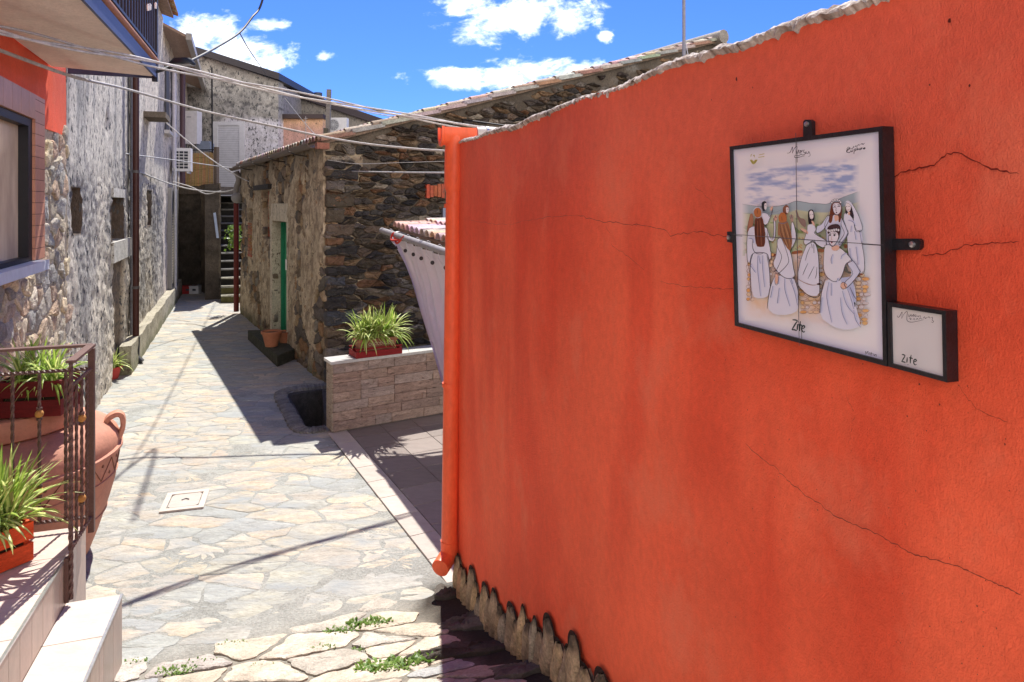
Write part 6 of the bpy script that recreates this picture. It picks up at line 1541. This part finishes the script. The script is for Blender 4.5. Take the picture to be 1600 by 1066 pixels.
# woman 4, taller one behind with long brown hair and crown
gown(B((450, 220), (540, 210), (620, 250), (690, 420), (695, 470), (610, 600), (560, 640), (430, 640), (420, 460), (400, 330)), (.66, .69, .84), .9)
gown(B((300, 355), (360, 330), (440, 215), (460, 260), (400, 380), (330, 440), (290, 440)), (.66, .69, .84), .8)
gown(B((620, 260), (680, 390), (695, 450), (600, 590), (585, 560), (650, 450), (610, 340)), (.68, .70, .84), .8)
poly(B((480, 90), (500, 50), (600, 50), (625, 130), (605, 300), (575, 310), (580, 230), (510, 200), (490, 320), (445, 310)), HB); poly(B((498, 95), (520, 60), (590, 62), (612, 110), (600, 180), (560, 212), (520, 190)), (.80, .77, .84)); poly(B((520, 215), (575, 215), (580, 280), (530, 300)), SK)
line(B((510, 118), (528, 108), (542, 116)), 1.3); line(B((565, 108), (582, 98), (598, 106)), 1.3); line(B((505, 90), (525, 84), (540, 92)), .7); line(B((562, 84), (580, 78), (598, 84)), .7); line(B((548, 120), (543, 155), (552, 158)), .6); poly(B((538, 178), (550, 172), (562, 180), (550, 194)), (.10, .02, .05)); line(B((498, 95), (512, 170), (555, 215), (600, 180), (614, 110)), .8)
for k in range(6): a = math.pi*(k+.4)/6; x, y = 548-58*math.cos(a), 62-42*math.sin(a); pts = [(x+15*math.cos(t_), y+15*math.sin(t_)) for t_ in np.linspace(0, 6.28, 8)[:-1]]; poly(B(*pts), (.84, .83, .86)); line(B(*pts, pts[0]), .6)
line(B((480, 90), (460, 150), (440, 215)), .7, (.3, .3, .42))
# woman 6, in front with hand on hip
poly(Dd((280, 480), (560, 540), (590, 700), (580, 780), (640, 1000), (500, 1040), (350, 1010), (205, 900), (215, 700)), (.74, .75, .87))
poly(Dd((400, 500), (540, 480), (575, 640), (590, 740), (545, 770), (500, 620)), (.50, .55, .76))
gown(Dd((255, 160), (310, 150), (380, 210), (420, 180), (520, 280), (540, 320), (480, 350), (450, 440), (410, 520), (340, 530), (270, 470), (245, 380)), (.78, .78, .85), 1.0)
gown(Dd((490, 345), (545, 310), (610, 400), (620, 450), (500, 590), (470, 580), (470, 540), (550, 450)), (.66, .69, .84), 1.0)
poly(Dd((425, 555), (450, 540), (495, 570), (480, 610), (440, 612), (420, 590)), SK); line(Dd((425, 560), (450, 540), (490, 565)), .8); line(Dd((422, 585), (445, 612), (482, 605)), .8)
poly(Dd((460, 380), (485, 370), (500, 420), (530, 430), (540, 450), (510, 450), (480, 440), (460, 420)), (.12, .12, .10)); poly(Dd((545, 760), (580, 745), (578, 800), (560, 800)), (.02, .02, .03))
line(Dd((270, 480), (225, 640), (205, 860)), 1.0); line(Dd((520, 590), (560, 680), (590, 720)), .9)
folds([Dd((300, 540), (280, 700), (330, 960)), Dd((325, 550), (325, 680)), Dd((440, 630), (490, 780), (590, 900)), Dd((420, 700), (440, 860), (490, 980)), Dd((500, 620), (540, 740), (560, 820)), Dd((560, 830), (580, 930), (630, 1010)), Dd((340, 250), (325, 300), (330, 350)), Dd((425, 300), (440, 260), (480, 240)), Dd((380, 540), (395, 500)), Dd((230, 700), (215, 860))])
poly(Dd((325, 175), (400, 150), (415, 195), (370, 215), (335, 205)), SK); poly(B((430, 380), (470, 340), (560, 325), (605, 360), (600, 440), (575, 545), (545, 480), (440, 470)), (.06, .03, .035)); poly(B((445, 455), (480, 425), (560, 430), (580, 500), (545, 570), (500, 615), (460, 570)), (.80, .77, .83))
for k in range(6): x, y = 440+k*27, 405+8*math.sin(k*1.1)-abs(k-2.5)*-3; pts = [(x+16*math.cos(t_), y+18*math.sin(t_)) for t_ in np.linspace(0, 6.28, 8)[:-1]]; poly(B(*pts), (.84, .83, .86)); line(B(*pts, pts[0]), .6)
poly(B((448, 470), (468, 460), (485, 468), (470, 484)), (.01, .01, .02), False); poly(B((505, 470), (525, 458), (542, 470), (525, 486)), (.01, .01, .02), False); line(B((442, 452), (465, 446), (485, 454)), .9); line(B((500, 452), (525, 444), (548, 454)), .9); line(B((492, 480), (484, 525), (496, 530)), .6, (.5, .25, .2)); poly(B((475, 562), (490, 556), (506, 564), (490, 578)), (.20, .02, .05)); line(B((448, 470), (452, 560), (500, 615), (545, 575), (580, 500)), 1.0)
line([(1243.5, 208), (1245.5, 366), (1249, 540)], 1.3, (.10, .09, .11)); line([(1144, 366), (1250, 374), (1381, 383)], 1.3, (.10, .09, .11))
po = pic.build('painted_picture', M['glaze'], pl); lo_ = lin.build('drawn_lines', M['ink'], po)
# ---- lettering, drawn as strokes
def strokes(ls, par, name='lettering', w_=1.0, col=(.015, .012, .03), f=None):
    global lin
    sv = lin; lin = MB()
    for l in ls: line(f(*l) if f else l, w_, col)
    o = lin.build(name, M['ink'], par); lin = sv; return o
Z1 = lambda *p: [(1150+x/6.66, 360+y/6.66) for x, y in p]
ZT_ = [((588, 932), (615, 933), (642, 940)), ((642, 940), (612, 985), (582, 1036)), ((582, 1036), (605, 1035), (634, 1045)), ((643, 975), (640, 1010), (637, 1040)), ((648, 950), (649, 955)),
       ((672, 945), (665, 1000), (663, 1050)), ((648, 985), (668, 983), (690, 992)), ((688, 1022), (702, 1020), (715, 1008), (708, 992), (692, 1000), (684, 1022), (690, 1048), (706, 1060), (718, 1050))]
strokes(ZT_, pl, w_=2.3, col=(.012, .03, .035), f=Z1)
U1 = lambda *p: [(1230+x/13.0, 225+y/13.0) for x, y in p]     # small script at the top centre
strokes([((0, 190), (60, 170), (110, 60), (105, 190)), ((105, 190), (150, 90), (200, 50), (190, 200)), ((190, 150), (215, 190), (235, 120), (245, 175)), ((255, 150), (275, 130), (265, 175)), ((285, 130), (300, 140), (290, 165), (280, 145)), ((310, 120), (330, 150), (350, 115)),
         ((140, 250), (180, 230), (230, 240), (280, 215), (330, 225), (380, 190), (430, 190), (440, 150), (470, 230), (430, 260)), ((160, 230), (150, 270), (190, 280), (260, 265), (360, 240)), ((240, 190), (260, 180), (290, 190)), ((330, 180), (345, 165), (365, 185), (385, 160), (400, 180))], pl, w_=.9, f=U1)
E1 = lambda *p: [(1140+x/5.33, 200+y/5.33) for x, y in p]
strokes([((975, 175), (990, 160), (1005, 170), (985, 185), (975, 200), (1000, 205), (1010, 190)), ((1012, 175), (1030, 165), (1035, 150)), ((1040, 160), (1055, 152), (1050, 145)), ((1062, 152), (1075, 140), (1085, 146)), ((1090, 140), (1105, 130), (1112, 138), (1125, 125))], pl, w_=1.1, f=E1)
strokes([((1010, 168), (985, 175), (975, 195), (990, 205), (1008, 200)), ((1012, 180), (1014, 198), (1026, 192), (1028, 176)), ((1040, 175), (1036, 215)), ((1038, 180), (1050, 174), (1052, 188), (1038, 192)), ((1062, 150), (1062, 185), (1070, 172), (1076, 184)), ((1086, 168), (1080, 178), (1090, 182), (1094, 170), (1086, 168)), ((1100, 180), (1100, 166), (1108, 168)), ((1114, 165), (1114, 178)), ((1128, 162), (1118, 170), (1124, 176), (1128, 162), (1130, 175))], pl, w_=1.2, f=E1)
strokes([((178, 240), (180, 225), (188, 220)), ((196, 235), (205, 225), (208, 245)), ((170, 265), (185, 290), (198, 300), (215, 290), (232, 265)), ((198, 300), (200, 275)), ((172, 266), (190, 270), (198, 295)), ((232, 266), (212, 270), (200, 296)), ((245, 225), (290, 215)), ((240, 245), (290, 238))], pl, w_=1.2, col=(.45, .40, .10), f=E1)
poly_save = pic; pic = MB()
for q in (((170, 265), (186, 268), (198, 296), (180, 288)), ((232, 265), (216, 268), (200, 296), (218, 288))): poly(E1(*q), (.30, .30, .06))
pic.build('emblem_leaves', M['ink'], pl); pic = poly_save
S1 = lambda *p: [(1120+x/2.479, 180+y/2.479) for x, y in p]
strokes([((576, 927), (577, 915), (581, 924), (586, 914), (587, 928)), ((592, 930), (590, 923), (595, 921), (596, 931)), ((600, 918), (599, 931)), ((597, 923), (604, 924)), ((606, 933), (606, 926), (609, 925)), ((611, 927), (611, 934)), ((614, 935), (613, 928), (618, 928), (618, 937))], pl, w_=.8, f=S1)

# small plaque to its right
Q2 = [(1386, 472), (1478, 486), (1480, 598), (1388, 573)]
ps = thing('small_plaque', IP(1435, 580), 'small black framed ceramic tile with handwriting, lower right of the large plaque', 'plaque')
mb = MB(); q2, in2 = frame_box(mb, Q2, .0070, .002, PD+.004); mb.build('frame', M['blackmetal'], ps)
mb = MB(); mb.col = (.68, .66, .66); mb.hexa([FR.at(*p, .004) for p in in2]+[FR.at(*p, PD) for p in in2]); mb.build('tile', M['glaze'], ps)
V2 = lambda *p: [(1380+x/7.108, 460+y/7.108) for x, y in p]
strokes([((208, 668), (228, 672), (246, 680)), ((246, 680), (228, 712), (206, 748)), ((206, 748), (232, 752), (250, 760)), ((268, 700), (266, 735), (264, 760)), ((276, 778), (278, 782)), ((312, 672), (304, 720), (302, 768)), ((288, 706), (308, 706), (330, 716)), ((340, 745), (358, 748), (370, 735), (356, 722), (342, 738), (342, 768), (356, 784), (372, 778))], ps, w_=2.0, col=(.012, .03, .025), f=V2)
strokes([((160, 235), (158, 248), (172, 255), (190, 235), (212, 195), (206, 270)), ((206, 270), (235, 215), (268, 192), (264, 260), (270, 295), (310, 310), (380, 300), (450, 282)), ((285, 222), (284, 246), (298, 240), (302, 224), (304, 246)), ((322, 224), (312, 232), (324, 240), (314, 250)), ((332, 238), (346, 232), (338, 224), (330, 240), (342, 250)), ((356, 226), (350, 240), (362, 246), (366, 230), (356, 226)),
         ((372, 250), (390, 240), (396, 256)), ((400, 245), (412, 238), (418, 252)), ((290, 270), (300, 262), (306, 282), (318, 268)), ((330, 285), (345, 270), (356, 290)), ((366, 285), (380, 268), (392, 284)), ((400, 280), (415, 262), (428, 278)), ((440, 272), (460, 250), (470, 270), (490, 252)), ((495, 262), (510, 250), (522, 268)), ((528, 260), (550, 255), (545, 285), (560, 300), (550, 315), (535, 305))], ps, w_=.85, f=V2)
